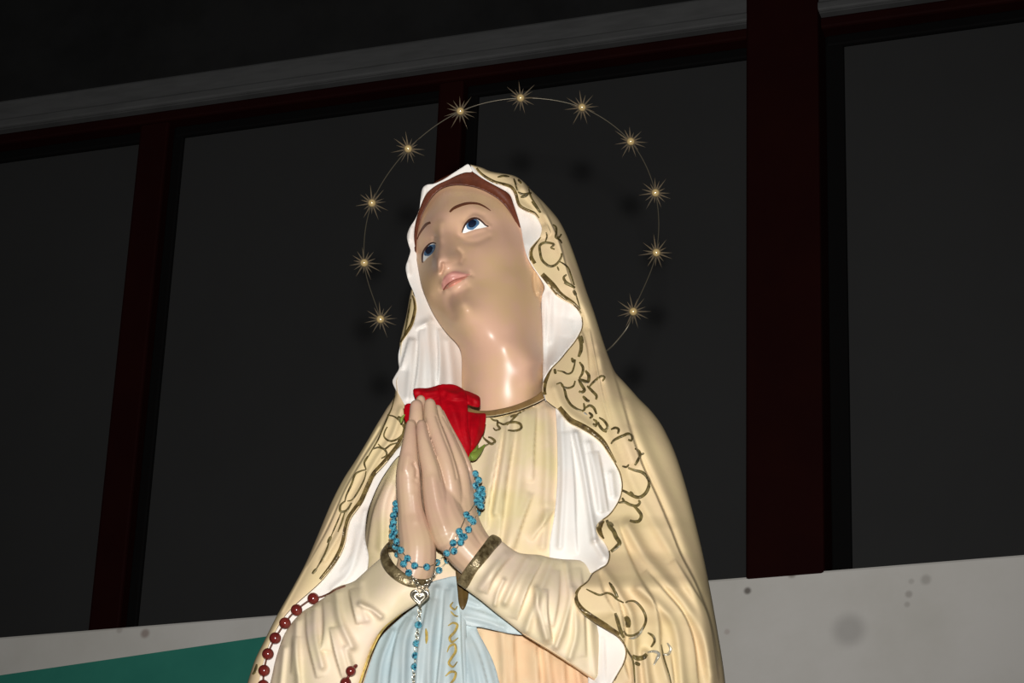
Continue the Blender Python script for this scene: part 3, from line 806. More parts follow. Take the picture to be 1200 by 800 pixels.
sheet('mantle_lining', lin4_ol, L4, MT['lining'], ST, [([(428, 600), (420, 640), (410, 670), (390, 690)], 4, 4), ([(418, 615), (412, 650), (398, 672)], 3, -3)], step=2.4, skirt=14, surf='lin4')

# ------------------------------------------------------------------ collar
collar_ol = [(545, 474), (556, 480), (570, 481), (585, 479), (600, 475.5), (615, 470), (628, 463.5), (638, 456), (644, 462), (640, 466), (628, 472.5), (612, 479), (595, 484), (580, 487), (565, 488), (550, 485), (542, 478)]
sheet('collar', collar_ol, [(543, 476, 40), (560, 480, 52), (565, 488, 60), (590, 478, 58), (592, 485, 66), (615, 470, 54), (617, 477, 62), (640, 457, 34), (642, 464, 44)], MT['collar'], ST, step=2, skirt=14, surf='collar')
paint_line('collar_edge', [(556, 487), (575, 487.5), (595, 484), (613, 478.5), (630, 471), (641, 465)], 1.6, ['collar', 'robe'], MT['robe'], ST, off=0.0015)

# ------------------------------------------------------------------ sleeves, cuffs
slR_ol = [(543, 688), (537, 680), (549, 661), (562, 643), (575, 628.5), (588, 634), (597, 641), (607, 647), (618, 649), (632, 650), (645, 653), (660, 655), (678, 656), (695, 660), (712, 668), (735, 690), (745, 730), (740, 780), (722, 815), (700, 800), (680, 786), (655, 769), (630, 754), (612, 742), (598, 731), (580, 717), (563, 703)]
SR = [(542, 680, 150), (558, 656, 172), (576, 632, 156), (562, 700, 148), (580, 680, 168), (597, 645, 128), (600, 690, 160), (604, 725, 142), (620, 652, 118), (630, 690, 156), (635, 735, 150), (640, 756, 134), (655, 658, 106), (660, 700, 142), (662, 740, 144), (680, 784, 120), (695, 664, 88), (690, 700, 118), (700, 745, 112), (720, 710, 84), (738, 700, 60), (738, 770, 60), (710, 800, 92)]
srs = [([(603, 648), (590, 660), (577, 678), (570, 696)], 4, -4), ([(592, 650), (578, 668), (563, 690)], 5, 3), ([(636, 655), (622, 680), (612, 705), (605, 726)], 3.5, -5), ([(618, 655), (604, 680), (592, 705)], 5, 4.5),
       ([(590, 680), (583, 695), (580, 708)], 3, 3), ([(648, 655), (634, 690), (622, 722), (617, 738)], 5, 4), ([(628, 690), (632, 720), (640, 748)], 4, 4), ([(641, 690), (641, 720), (647, 755)], 3.5, -5),
       ([(664, 660), (668, 700), (660, 735), (652, 757)], 4, 4), ([(655, 668), (654, 700), (648, 735)], 4, -3), ([(680, 665), (684, 720), (686, 770)], 4, -4), ([(672, 690), (675, 740), (668, 770)], 4, 3), ([(690, 700), (694, 750), (698, 790)], 5, 3)]
slR = sheet('sleeve', slR_ol, SR, MT['sleeve'], ST, srs, step=1.6, skirt=55, rnd=(8, 6), surf='slR', amp=2.1)
slL_ol = [(456, 648), (446, 654), (434, 664), (424, 673), (416, 680), (408, 683.5), (399, 686), (389, 691), (382, 698), (368, 708), (355, 716), (343, 728), (333, 743), (326, 762), (320, 785), (317, 815), (340, 840), (400, 840), (418, 812), (425, 790), (432, 768), (440, 750), (450, 737), (468, 721), (490, 706), (503, 692), (492, 683), (473, 675), (462, 663)]
SL = [(455, 656, 130), (474, 690, 158), (497, 698, 146), (440, 662, 112), (450, 690, 146), (462, 712, 148), (476, 714, 138), (420, 680, 104), (430, 705, 136), (440, 735, 138), (400, 690, 94), (405, 715, 122), (415, 745, 132), (436, 756, 124), (375, 706, 76), (380, 735, 108), (390, 765, 122), (425, 788, 114), (350, 724, 66), (352, 760, 92), (365, 800, 104), (333, 745, 62), (322, 790, 62), (345, 835, 85), (400, 835, 108)]
sls = [([(410, 690), (413, 708), (419, 732)], 3.5, -6), ([(422, 682), (424, 705), (430, 725)], 5, 3), ([(379, 703), (380, 735), (377, 762)], 4, -5), ([(359, 716), (361, 750), (372, 795)], 3.5, -5), ([(369, 712), (370, 745), (378, 780)], 4.5, 4),
       ([(394, 695), (398, 725), (412, 757)], 5, 5), ([(387, 735), (393, 765), (402, 795)], 4, -5), ([(348, 728), (347, 760), (350, 800)], 4, 4), ([(344, 745), (342, 790)], 3, -3), ([(422, 708), (434, 713), (446, 722)], 3.5, 4),
       ([(405, 760), (412, 785)], 4, 3), ([(333, 760), (329, 800)], 3.5, 3)]
slL = sheet('sleeve', slL_ol, SL, MT['sleeve'], ST, sls, step=1.6, skirt=55, rnd=(8, 6), surf='slL', amp=2.1)

def ring_band(name, c, A, B, W, rin, material, n=64):
    """c, A, B, W as (x, y, d): an oval cuff of width W, thickness rin (fraction)"""
    c, A, B, W = map(lambda q: np.array(q, float), (c, A, B, W))
    V, fa = [], []
    prof = [(0.90, 0.25), (0.94, -0.02), (1.0, -0.03), (1.03, 0.1), (1.04, 0.5), (1.03, 0.92), (0.99, 1.04), (0.92, 1.0)]
    for i in range(n):
        t = 2 * math.pi * i / n
        for s, w in prof:
            q = c + (A * math.cos(t) + B * math.sin(t)) * s + W * w
            V.append(P1(*q))
    m = len(prof)
    for i in range(n):
        for j in range(m):
            k, l = (i + 1) % n, (j + 1) % m
            fa.append((i * m + j, k * m + j, k * m + l, i * m + l))
    return mesh_obj(name, np.array(V), fa, material, ST, surf=name + str(len(SURF)))
cq = [(536, 681), (545, 666), (555.5, 652), (566, 638), (574.5, 627.5), (581, 627), (588, 633.5), (579, 645), (568, 659), (557, 673), (547, 689), (541, 687)]
def sdepth(x, y):
    q = CAM + ray(x, y) * (hit(x, y, ['slR']) or 3.1)
    w = DIST * 1000 - (q - CAM) @ fw * 1000
    a = axis(y) / F
    return w * (1 + a) - a * DIST * 1000
ci = [(541, 681), (550, 668), (560, 654), (570, 641), (577, 633), (583, 635), (574, 648), (563, 662), (552, 676), (545, 685)]
sheet('cuff', cq, [(x, y, sdepth(x, y) + 3.5) for x, y in ci], MT['cuff'], ST, step=1.6, skirt=16, rnd=(2.5, 2.0), surf='cuffR')
cuffR = 'cuffR'
ring_band('cuff', (480, 656, 138), (25, 20, 4), (-11, 13, 22), (-7, 9, -2), 0.9, MT['cuff'])
cuffL = [k for k in SURF if k.startswith('cuff')][-1]

# ------------------------------------------------------------------ hands pressed together
def hand(name, tubes, st, label):
    ms = []
    for path in tubes:
        q = cat(path, 2.5)
        W = P(q[:, 0], q[:, 1], q[:, 2])
        ms.append(tube_mesh(W, q[:, 3] / 1000 * (DIST - 0.15) / DIST * 1.04, 16))
    V, fa = merge(ms)
    me = bpy.data.meshes.new('tmp'); me.from_pydata([tuple(v) for v in V], [], fa)
    o = bpy.data.objects.new('tmp', me); COL.objects.link(o)
    r = o.modifiers.new('r', 'REMESH'); r.mode = 'VOXEL'; r.voxel_size = 0.0011
    s = o.modifiers.new('s', 'SMOOTH'); s.factor = 0.5; s.iterations = 10
    dg = bpy.context.evaluated_depsgraph_get()
    ev = o.evaluated_get(dg).to_mesh()
    V = np.array([v.co[:] for v in ev.vertices]); fa = [tuple(p.vertices) for p in ev.polygons]
    N = np.array([v.normal[:] for v in ev.vertices])
    o.evaluated_get(dg).to_mesh_clear()
    bpy.data.objects.remove(o); bpy.data.meshes.remove(me)
    rel = V - CAM
    z = rel @ fw
    px = np.stack([600 + (rel @ AX) / z * F, 400 - (rel @ AU) / z * F], 1)
    facing = np.clip(-(N @ fw), 0, 1)
    V = V - (strokes(px, st, True) * facing / 1000)[:, None] * fw
    h = mesh_obj(name, V, fa, MT['hand'], ST, surf=label)
    return h
RH = [
    [(493.5, 497, 166, 5.4), (495.8, 512, 170, 7.2), (500, 532, 171, 9.2), (505, 552, 169, 10.6), (508, 572, 164, 12.5), (514, 600, 156, 15), (524, 628, 150, 18)],
    [(503.8, 473.5, 154, 6.8), (506, 492, 157, 8.4), (514.8, 518, 160, 9.6), (522.5, 542, 160, 10.2), (527, 562, 156, 11.0), (530, 590, 146, 13)],
    [(512.5, 479, 146, 5.0), (518.5, 497, 148, 6.6), (528.5, 522, 150, 8.2), (537, 544, 149, 8.8), (541, 562, 145, 9.4), (541, 590, 138, 13)],
    [(516.5, 483, 136, 4.2), (525.5, 503, 139, 5.2), (536.5, 525, 140, 6.2), (545.5, 545, 138, 6.6), (548, 562, 134, 8.0), (546, 590, 130, 12)],
    [(508, 545, 152, 10), (515, 575, 146, 18), (522, 605, 146, 21), (536, 632, 144, 22), (552, 652, 140, 21), (572, 668, 134, 20)],
    [(532, 545, 136, 12), (537, 572, 134, 17), (539, 600, 134, 18.5), (547, 626, 136, 20), (560, 646, 136, 20), (575, 662, 132, 19)],
]
LH = [
    [(481.5, 497, 164, 5.6), (480.5, 512, 168, 7.6), (479.3, 530, 169, 10), (478.3, 548, 166, 12.8), (478.5, 562, 162, 14), (480, 585, 156, 14), (483, 610, 150, 15), (487, 635, 146, 17)],
    [(487.8, 475.5, 152, 7.2), (487.5, 492, 153, 8.4), (485, 520, 150, 8.6), (483, 560, 146, 10)],
    [(493, 468.5, 145, 5.6), (492, 490, 144, 7.4), (488, 530, 138, 8), (484, 570, 136, 10)],
    [(479, 545, 154, 9), (479, 572, 152, 14), (481, 595, 150, 14.5), (484.5, 618, 149, 17.5), (489, 642, 146, 20.5), (486, 668, 138, 21), (474, 690, 130, 20)],
    [(485, 540, 132, 8), (482, 570, 132, 13), (484, 600, 130, 14), (488, 640, 130, 18), (484, 672, 128, 18)],
]
handR = hand('hand', RH, [
    ([(497.5, 490), (502, 510), (508, 528), (513.5, 545), (517.5, 562)], 1.6, -3.2), ([(511.5, 488), (520, 512), (528, 532), (533, 550), (535, 560)], 1.6, -3.0),
    ([(519.5, 488), (530, 507), (538, 525), (545, 540), (549.5, 552)], 1.4, -2.5), ([(488, 496), (493, 491.5), (498, 491)], 1.0, -1.5), ([(507, 560), (512, 590), (520, 615)], 5, 2.0), ([(517, 565), (520, 580)], 4, -1.5)], 'handR')
handL = hand('hand', LH, [
    ([(485, 543), (488, 550), (488, 558)], 2.2, -4.0), ([(489, 545), (493, 552), (492, 562)], 2.2, 2.0), ([(481, 491), (486, 494), (489, 495)], 1.0, -1.8), ([(478, 535), (474, 550)], 4, 1.5), ([(486, 580), (488, 610)], 4, 1.5), ([(486, 563), (490, 566)], 2, -1.5)], 'handL')
HANDS = ['handR', 'handL']

# ------------------------------------------------------------------ sash
sash_ol = [(500, 690), (505, 682), (518, 678), (532, 675), (541, 678), (546, 700), (546, 720), (547, 745), (551, 775), (556, 830), (500, 835), (420, 835), (424, 808), (431, 784), (438, 764), (446, 747), (458, 734), (474, 720), (490, 707)]
SA = [(502, 690, 88), (520, 680, 92), (538, 678, 94), (545, 710, 98), (548, 750, 98), (554, 810, 98), (500, 720, 100), (515, 720, 104), (480, 730, 100), (460, 745, 100), (440, 775, 98), (430, 810, 98), (470, 790, 106), (500, 780, 108), (525, 770, 108), (530, 820, 108), (480, 830, 106)]
sst = [([(503, 700), (497, 730), (490, 765), (487, 810)], 4, -5), ([(512, 690), (507, 730), (503, 775), (502, 820)], 5, 4), ([(522, 690), (519, 740), (514, 790), (510, 825)], 3, -5), ([(530, 690), (528, 740), (526, 800)], 5, 3), ([(485, 722), (475, 750), (472, 800)], 5, 4), ([(478, 722), (466, 745), (458, 790), (456, 825)], 4, -4),
       ([(460, 740), (447, 775), (442, 820)], 4, 3), ([(541, 700), (542, 750), (545, 810)], 2.5, -4)]
sash = sheet('sash', sash_ol, SA, MT['sash'], ST, sst, step=1.6, skirt=22, surf='sash', amp=2.0)
sash['label'] = 'pale blue sash with gold embroidery'
strap_ol = [(541, 684), (548, 688), (560, 700), (575, 711), (590, 723), (603, 734), (614, 743), (600, 742.5), (585, 739.5), (565, 735), (545, 731), (538, 710)]
sheet('sash', strap_ol, [(541, 686, 104), (545, 730, 104), (570, 712, 106), (570, 733, 102), (600, 736, 108), (614, 743, 104)], MT['sash'], ST, [([(545, 712), (565, 718), (585, 726)], 3, -4), ([(545, 722), (565, 727), (590, 735)], 3, 3.5), ([(545, 702), (560, 708)], 3, 3)], step=2.2, skirt=24, surf='strap')
tail_ol = [(541, 730), (556, 732), (561, 742), (570, 758), (578, 775), (584, 795), (590, 830), (548, 832), (546, 780)]
sheet('sash', tail_ol, [(541, 732, 98), (557, 734, 98), (570, 760, 96), (590, 828, 98), (548, 825, 102), (555, 780, 106)], MT['sash'], ST, [([(548, 740), (560, 765), (570, 800), (574, 828)], 3, -5), ([(555, 738), (567, 765), (578, 805)], 3, 3), ([(545, 750), (553, 780), (560, 825)], 4, 4)], step=2.2, skirt=24, surf='tail')
wedge_ol = [(533, 652), (539, 655), (543, 664), (545, 678), (549, 690), (548, 703), (543, 714), (538, 708), (536, 690), (534, 670)]
sheet('shade_wedge', wedge_ol, [(535, 655, 108), (540, 670, 110), (542, 700, 112), (543, 712, 112), (549, 690, 106), (536, 690, 108)], MT['brown'], ST, [([(539, 660), (541, 690), (543, 710)], 3, 2)], step=2, skirt=14)  # brown sheet standing in for the shaded gap behind the right cuff
for ln, w in [([(531, 705), (528, 710), (533, 714), (536, 710)], 2.4), ([(528, 716), (533, 721), (537, 722)], 2.0), ([(525, 733), (531, 729.5), (536, 732), (533, 740), (527, 747), (530, 752), (537, 747)], 3.2),
              ([(524, 764), (527, 757), (533, 755), (534, 763), (529, 771), (526, 777), (531, 781), (536, 775)], 3.2), ([(522, 792), (528, 787), (534, 788), (532, 796), (525, 803)], 3.0), ([(499, 736), (500, 745), (499.5, 754)], 3.4)]:
    paint_line('embroidery', ln, [1.2, w, w, w, 1.2], ['sash', 'tail'], MT['embroid'], sash, off=0.0016)
paint_line('sleeve_hem', [(612, 742), (640, 759), (665, 775), (700, 799)], [1.5, 2.5, 2.5, 3], ['slR'], MT['peach'], ST, off=0.002)
paint_line('sleeve_hem', [(470, 719), (452, 734), (443, 746), (434, 765), (427, 785), (421, 803)], [1, 2.5, 3.2, 3.2, 3], ['slL', 'sash'], MT['embroid'], ST, off=0.001)

# ------------------------------------------------------------------ gold border along the mantle's edge and painted scrolls
def border(pts, off, widths, names, sub=None):
    c = cat(pts, 3)
    t = np.gradient(c, axis=0); t /= np.linalg.norm(t, axis=1)[:, None]
    n = np.stack([t[:, 1], -t[:, 0]], 1)
    o = np.interp(np.linspace(0, 1, len(c)), np.linspace(0, 1, len(off)), off)
    paint_line('gold_border', (c + n * o[:, None])[::2], widths, names, MT['gold'], mantle, off=0.0012)
def seg(e, a, b):
    return [(x, y) for x, y in e if a <= y <= b]
border(seg(eR, 198, 262), [1.8] * 4, [2.5, 3.5, 3.5, 3.5, 3, 1.5], ['mantle'])
border(seg(eR, 277, 322), [1.2, 2, 2.5], [1, 2.2, 4.5, 5.5], ['mantle'])
border(seg(eR, 322, 372), [3, 4, 2.6, 1.2], [5.5, 7.5, 7, 5, 2], ['mantle'])
border(seg(eR, 371, 432), [0.7] * 3, [1.6, 1.4, 1.2], ['mantle'])
border(seg(eR, 430, 470), [0.8, 2, 2.4, 1.6], [1.2, 4, 5, 4], ['mantle'])
border(seg(eR, 479, 545), [3.2, 3.8, 3.4, 2.0], [5, 6.5, 6.5, 5, 2.5], ['mantle'])
border(seg(eR, 543, 608), [0.8] * 3, [1.8, 1.2, 1.6], ['mantle'])
border(seg(eR, 606, 640), [2.5, 4, 2], [3, 7, 5, 2], ['mantle'])
border(seg(eR, 640, 690), [0.9] * 3, [1.6, 1.4, 2.6], ['mantle'])
border(seg(eR, 684, 750), [1.6, 3.4, 3.6, 3], [2.5, 5, 6.5, 6.5, 5], ['mantle'])
border(seg(eR, 746, 805), [0.8] * 2, [2.5, 1.4], ['mantle'])
border(seg(eL, 343, 403)[::-1], [2.0, 2.4, 2.0], [2, 4, 3.5, 2], ['mantle'])
border(seg(eL, 512, 690)[::-1], [2.6, 2.6, 2.6, 2.2], [3, 5.5, 5.5, 5, 5, 4], ['mantle'])
border(seg(eL, 470, 516)[::-1], [1.4, 1.4], [3, 1.4], ['mantle'])
SCR = [
    ([(648, 263), (651.5, 266), (652, 272), (651, 278), (655, 278), (658, 274)], 1.8), ([(651, 279), (656, 281), (658.5, 285)], 1.5),
    ([(650, 292), (645.5, 290), (649.5, 286.5), (644, 284.5), (637, 284.5), (632.5, 288), (633, 296), (635, 304), (640, 309.5), (645, 312), (650.5, 310.5), (655, 306), (658, 300), (658, 296.5)], 2.2),
    ([(640, 272), (641, 277), (639, 283)], 1.4), ([(655, 306), (660.5, 309), (666, 314), (669, 322), (673, 334)], 1.5), ([(664, 321.5), (660.5, 325), (663, 330), (669, 334), (674, 337)], 2.2), ([(653, 312), (655, 317)], 1.4),
    ([(602, 209), (604, 215), (606, 223)], 1.6), ([(607, 225), (613, 227.5), (623, 226)], 2.0), ([(610, 231), (616, 229.5), (619, 227)], 2.2), ([(619, 218), (622, 230), (628, 240), (634, 249)], 1.4), ([(607, 210), (611, 215)], 2.0), ([(623, 236), (628, 242), (633, 249)], 2.0), ([(583, 207.5), (590, 206), (597, 207)], 1.8),
    ([(661, 331), (668, 334), (673, 336.5)], 2.4), ([(672, 340), (675, 346)], 2.6), ([(674, 342), (677, 352), (680, 362)], 1.2),
    ([(677, 392), (680.5, 400), (681, 409), (678, 418)], 3.0), ([(681, 393), (683, 402)], 2.4), ([(670, 419), (672, 424), (674, 421)], 2.6),
    ([(679, 424), (683, 430), (682.5, 437), (679, 443)], 2.2), ([(686, 434), (690, 440), (689, 447), (684, 446), (678, 444)], 2.8), ([(678, 444), (681, 450), (685, 457), (681, 459.5), (678.5, 458)], 2.6),
    ([(690, 454), (694, 449), (700, 443.5), (705, 440.5), (708.5, 442), (706, 446.5)], 2.0), ([(688, 452), (694, 458), (699, 463.5), (698.5, 468)], 2.4),
    ([(653, 434), (660, 435.5), (665, 438), (670, 436), (672.5, 430), (674, 423)], 1.6), ([(651, 438), (650, 432)], 2.4), ([(652, 450), (657, 448.5), (660, 453), (666, 454.5), (672, 452), (674, 446)], 1.8),
    ([(659, 450), (662, 458), (664, 466), (669, 474), (676, 479), (682, 481)], 2.2), ([(683, 464), (688, 469), (691, 470)], 2.6), ([(684, 472), (685, 479), (682, 482)], 2.0), ([(686, 478), (691, 475), (696, 478), (699, 485)], 2.2), ([(690, 483), (694, 487), (691, 490)], 2.2),
    ([(695, 491), (699, 494), (698, 499), (695, 496)], 2.2), ([(702, 489), (708, 493), (712, 500), (708, 504), (703, 500), (701, 494)], 2.2), ([(701, 496), (706, 503), (711, 506)], 2.4), ([(716, 503), (721, 501), (725, 503), (724, 508)], 2.2),
    ([(716, 520), (719, 516), (725, 512.5), (731, 510), (736, 508), (741, 511), (740, 516), (736, 515)], 2.4), ([(744, 525), (749, 529), (750, 534), (747, 540), (744, 545)], 2.4), ([(755, 531), (749, 533)], 1.8), ([(729, 546), (734, 547), (737, 544)], 1.8),
    ([(736, 548), (744, 551), (752, 553), (758, 558), (761, 566), (757, 577), (749, 582.5), (740, 580), (733, 576), (728, 574)], 2.8), ([(738, 576), (742, 580)], 2.6),
    ([(725, 589), (732, 588), (738, 591), (746, 592.5), (750, 588.5), (748, 586)], 2.4), ([(742, 592), (748, 598), (751.5, 604), (749, 610), (743, 611), (738, 609.5)], 2.8), ([(729, 583), (732, 588)], 2.0),
    ([(711, 609), (714, 616), (719, 622), (722, 629), (726, 636), (722, 641), (716, 646)], 3.6), ([(713, 612), (718, 617)], 4.0),
    ([(687, 690), (695, 694), (703, 697), (711, 694.5), (718, 697), (723, 702), (731, 706)], 1.8), ([(714, 682), (719, 690), (724, 700)], 2.6), ([(733, 706), (737, 704), (744, 704.5), (751, 711), (756, 720), (756.5, 729), (751, 739), (743, 744), (735, 744), (731, 739)], 2.2),
    ([(733, 722), (736, 728), (736, 735)], 4.5), ([(721, 718), (724, 728), (727, 738), (731, 747)], 3.2), ([(759, 741), (765, 745), (767, 751), (763, 758)], 2.2), ([(741, 768), (747, 771), (754, 770), (758, 766)], 4.0), ([(744, 776), (750, 779)], 3), ([(730, 752), (737, 765), (742, 775), (744, 800)], 1.6), ([(775, 755), (778, 770), (784, 790), (787, 803)], 1.4),
]
for ln, w in SCR:
    k = w * 1.45
    paint_line('gold_scroll', ln, [k * 0.6, k, k, k, k * 0.7], ['mantle'], MT['scroll'], mantle, off=0.0013)
for ln, w in [([(737, 748), (744, 747), (750, 742), (754, 734)], 3.2), ([(759, 764), (766, 763), (772, 766), (769, 773), (766, 779)], 4.0), ([(782, 753), (786, 760), (783, 766), (777, 766)], 3.6), ([(684, 483), (688, 486)], 2.5)]:
    paint_line('silver_scroll', ln, [w * 0.5, w, w, w * 0.5], ['mantle'], MT['silverscroll'], mantle, off=0.0014)
for ln, w in [
    ([(463, 463), (459, 478), (455, 487), (449, 501), (443, 515), (436, 527), (428, 541)], 1.3), ([(454, 486), (462, 488), (469, 494), (474, 503), (470, 511), (462, 516), (455, 516), (450, 511), (451.5, 504), (454, 500)], 1.7),
    ([(443, 520), (450, 526), (458, 521), (468, 518)], 1.5), ([(437, 526), (444, 524), (451, 527), (453, 533), (447, 537)], 1.7), ([(466, 488), (471, 492)], 3), ([(431, 534), (427, 542), (429, 550)], 1.6), ([(429, 550), (422, 552), (416, 556), (412, 567), (406, 580), (404, 588)], 1.7),
    ([(429, 552), (427, 561), (420, 575), (413, 585), (407, 587)], 1.5), ([(404, 587), (399, 592), (399, 599), (406, 598), (412, 589)], 2.0), ([(400, 600), (395, 612), (388, 628)], 1.3), ([(404, 600), (400, 613), (396, 623)], 1.5), ([(386, 632), (384, 640), (379, 652), (371, 666)], 1.6), ([(388, 628), (384, 636)], 2.6), ([(371, 666), (366, 672)], 2.4),
    ([(481.5, 350), (479, 365), (476, 382), (473, 395)], 1.5), ([(301, 778), (299, 786), (296, 790)], 2.4)]:
    w *= 1.5
    paint_line('gold_scroll', ln, [w * 0.6, w, w, w * 0.6], ['mantle'], MT['scroll'], mantle, off=0.0013)
for ln, w in [([(574, 488), (578, 492), (583, 493), (583, 498), (586, 502), (581, 504), (578, 501)], 2.0), ([(583, 494), (590, 497), (596, 495), (604, 494.5), (610, 497), (610.5, 502), (604, 504.5), (595, 504)], 2.4), ([(594, 498), (600, 492), (606, 486), (614, 480), (626, 474)], 2.0), ([(598, 488), (606, 486)], 2.4),
              ([(566, 512), (570, 516), (576, 520), (580, 517), (576, 513), (572, 512)], 2.4), ([(569, 497), (567, 506), (566, 512)], 1.6), ([(560, 530), (566, 524), (573, 520)], 2.0)]:
    w *= 1.35
    paint_line('gold_scroll', ln, [w * 0.6, w, w, w * 0.6], ['robe'], MT['scroll'], robe, off=0.0013)

# ------------------------------------------------------------------ red rose held between the hands
ROSE = empty('rose', P1(535, 545, 118))
tag(ROSE, 'red rose tucked between the praying hands', 'rose')
def petal(ol, ctrl, st, **k):
    o = sheet('petal', ol, ctrl, MT['rose'], ROSE, st, step=2.0, skirt=3, **k)
    return o
petal([(484, 457), (490, 454.5), (500, 454.5), (509, 452.5), (516, 450.5), (522, 454), (526, 470), (524, 500), (515, 510), (498, 500), (488, 470)],
      [(484, 457, 104), (500, 455, 100), (518, 452, 98), (525, 480, 112), (510, 500, 116), (492, 475, 114), (505, 470, 112)], [([(488, 458), (500, 459), (512, 458)], 3, 5), ([(492, 464), (505, 466), (518, 462)], 4, -5), ([(520, 456), (522, 480), (518, 500)], 3, -4)])
petal([(515, 453), (524, 450), (532, 450.5), (540, 454), (546, 460), (548, 475), (549, 500), (552, 520), (548, 537), (538, 525), (526, 505), (517, 480)],
      [(518, 453, 104), (532, 451, 104), (545, 460, 106), (520, 480, 114), (535, 480, 122), (548, 490, 114), (549, 530, 118), (535, 515, 122)], [([(520, 458), (532, 461), (543, 459)], 3, 5), ([(522, 464), (534, 467), (545, 466)], 2.5, -5), ([(528, 475), (538, 500), (546, 525)], 5, 4), ([(544, 475), (544, 500), (550, 525)], 3, -4)])
petal([(540, 457), (546, 457.5), (553, 460), (561.5, 464.5), (563, 470), (562, 476.5), (556, 476.5), (549, 474.5), (543, 474), (540, 466)],
      [(540, 458, 102), (553, 460, 98), (563, 470, 98), (556, 477, 104), (543, 472, 106), (551, 468, 108)], [([(544, 462), (553, 465), (560, 470)], 3, 4), ([(543, 470), (553, 473)], 2.5, -4)])
petal([(541, 476), (546, 481), (556, 483.5), (565, 484), (569.3, 485), (569, 495), (567, 506), (561, 518), (554, 528), (549, 536), (545, 525), (541, 500), (540, 482)],
      [(543, 476, 100), (556, 482, 98), (568, 485, 92), (568, 500, 92), (558, 522, 102), (549, 535, 110), (543, 505, 110), (556, 500, 106)], [([(553, 486), (552, 505), (550, 525)], 3.5, -5), ([(562, 488), (560, 505), (555, 520)], 4, 3.5)])
petal([(475, 474), (483, 473), (488, 480), (486, 495), (478, 497), (474.5, 492), (473.3, 484)], [(475, 475, 100), (486, 478, 108), (474, 490, 104), (484, 495, 110)], None)
petal([(505, 460), (530, 458), (543, 468), (547, 490), (545, 515), (530, 510), (510, 490)], [(505, 460, 88), (530, 458, 86), (547, 490, 86), (530, 510, 96), (525, 480, 92)], None)
for pth, r in [([(549, 533, 112), (553, 536, 112), (557, 533, 106), (563, 527, 96), (568, 521, 92)], [3.0, 4.6, 4.0, 2.4, 0.8]), ([(551, 534, 110), (556, 529, 106), (560, 522, 100)], [2.0, 2.6, 0.8]), ([(474, 486, 106), (471, 490, 104), (470, 495, 104)], [0.8, 2.4, 0.8])]:
    q = cat(pth, 2)
    o = mesh_obj('sepal', *tube_mesh(P(q[:, 0], q[:, 1], q[:, 2]), np.interp(np.linspace(0, 1, len(q)), np.linspace(0, 1, len(r)), r) / 1000, 10), MT['leaf'], ROSE)
q = cat([(550, 534, 113), (547, 542, 118), (538, 555, 124), (520, 580, 128), (505, 620, 126)], 3)
mesh_obj('stem', *tube_mesh(P(q[:, 0], q[:, 1], q[:, 2]), 0.0032, 10), MT['leaf'], ROSE)

# ------------------------------------------------------------------ blue glass rosary over the wrists
RB = empty('blue_rosary', P1(500, 664, 170))
tag(RB, 'blue glass bead rosary with silver heart medal looped over the hands', 'rosary')
TARGETS = ['handR', 'handL', cuffL, cuffR, 'slL', 'slR', 'sash', 'robe', 'strap', 'tail']
def bead_world(x, y, r, lo=None):
    hd = hit(x, y, TARGETS)
    rd = ray(x, y)
    pz = P1(x, y, lo if lo is not None else 140.0)
    zd = np.linalg.norm(pz - CAM)
    if hd is None:
        t = zd
    else:
        t = min(hd - r * 0.85 / 1000, zd if lo is not None else 1e9)
    return CAM + rd * t
def facet_mesh(name, r, material, sub=1, smooth=False):
    bm = bmesh.new()
    bmesh.ops.create_icosphere(bm, subdivisions=sub, radius=r)
    me = bpy.data.meshes.new(name); bm.to_mesh(me); bm.free()
    if smooth:
        me.polygons.foreach_set('use_smooth', [True] * len(me.polygons))
    me.materials.append(material)
    return me
bme = facet_mesh('bead', 0.0042, MT['blueglass'], 2)
def add_bead(me, name, parent, w, rot=True, scale=1.0):
    o = bpy.data.objects.new(name, me)
    COL.objects.link(o); o.parent = parent
    o.location = Vector(w) - parent.location
    if rot: o.rotation_euler = (random.random() * 3, random.random() * 3, random.random() * 3)
    o.scale = (scale,) * 3
    return o
strandA = [(557, 555), (561, 562.5), (557, 569), (562.5, 574), (559, 580), (564.5, 585), (563, 592), (560, 601), (554.5, 611), (549, 620.5), (544, 629), (540, 635.5), (532, 645.5), (523.5, 648), (512, 659), (500, 664), (486, 662.5), (477.5, 654), (470, 644.5), (465, 634.5), (462, 623), (461, 612), (461, 604), (464, 590)]
strandB = [(565, 573), (565.5, 579), (557.5, 588), (564, 593), (546.5, 603), (551.5, 608), (538, 622.5), (541, 628), (531, 636), (524.5, 656.5), (514.5, 668), (473, 660.5), (466, 649.5), (463.5, 640), (459.5, 628), (460, 617), (464, 597)]
lowW = lambda y: 150.0
for lst_ in (strandA, strandB):
    for x, y in lst_:
        lo = None
        if x < 468 and y < 640: lo = 150.0
        if x > 555 and y < 596: lo = 138.0
        add_bead(bme, 'bead', RB, bead_world(x, y, 4.0, lo))
def wire(name, pts, r, parent, material, seg=6):
    W = []
    for q in cat(pts, 2.5):
        x, y = q[0], q[1]
        lo = None
        if x < 468 and y < 640: lo = 150.0
        if x > 555 and y < 596: lo = 138.0
        W.append(bead_world(x, y, 2.6, lo))
    W = np.array(W)
    W[1:-1] = (W[:-2] + W[1:-1] * 2 + W[2:]) / 4
    return mesh_obj(name, *tube_mesh(W, r, seg), material, parent)
wire('chain', strandA, 0.0006, RB, MT['silver'])
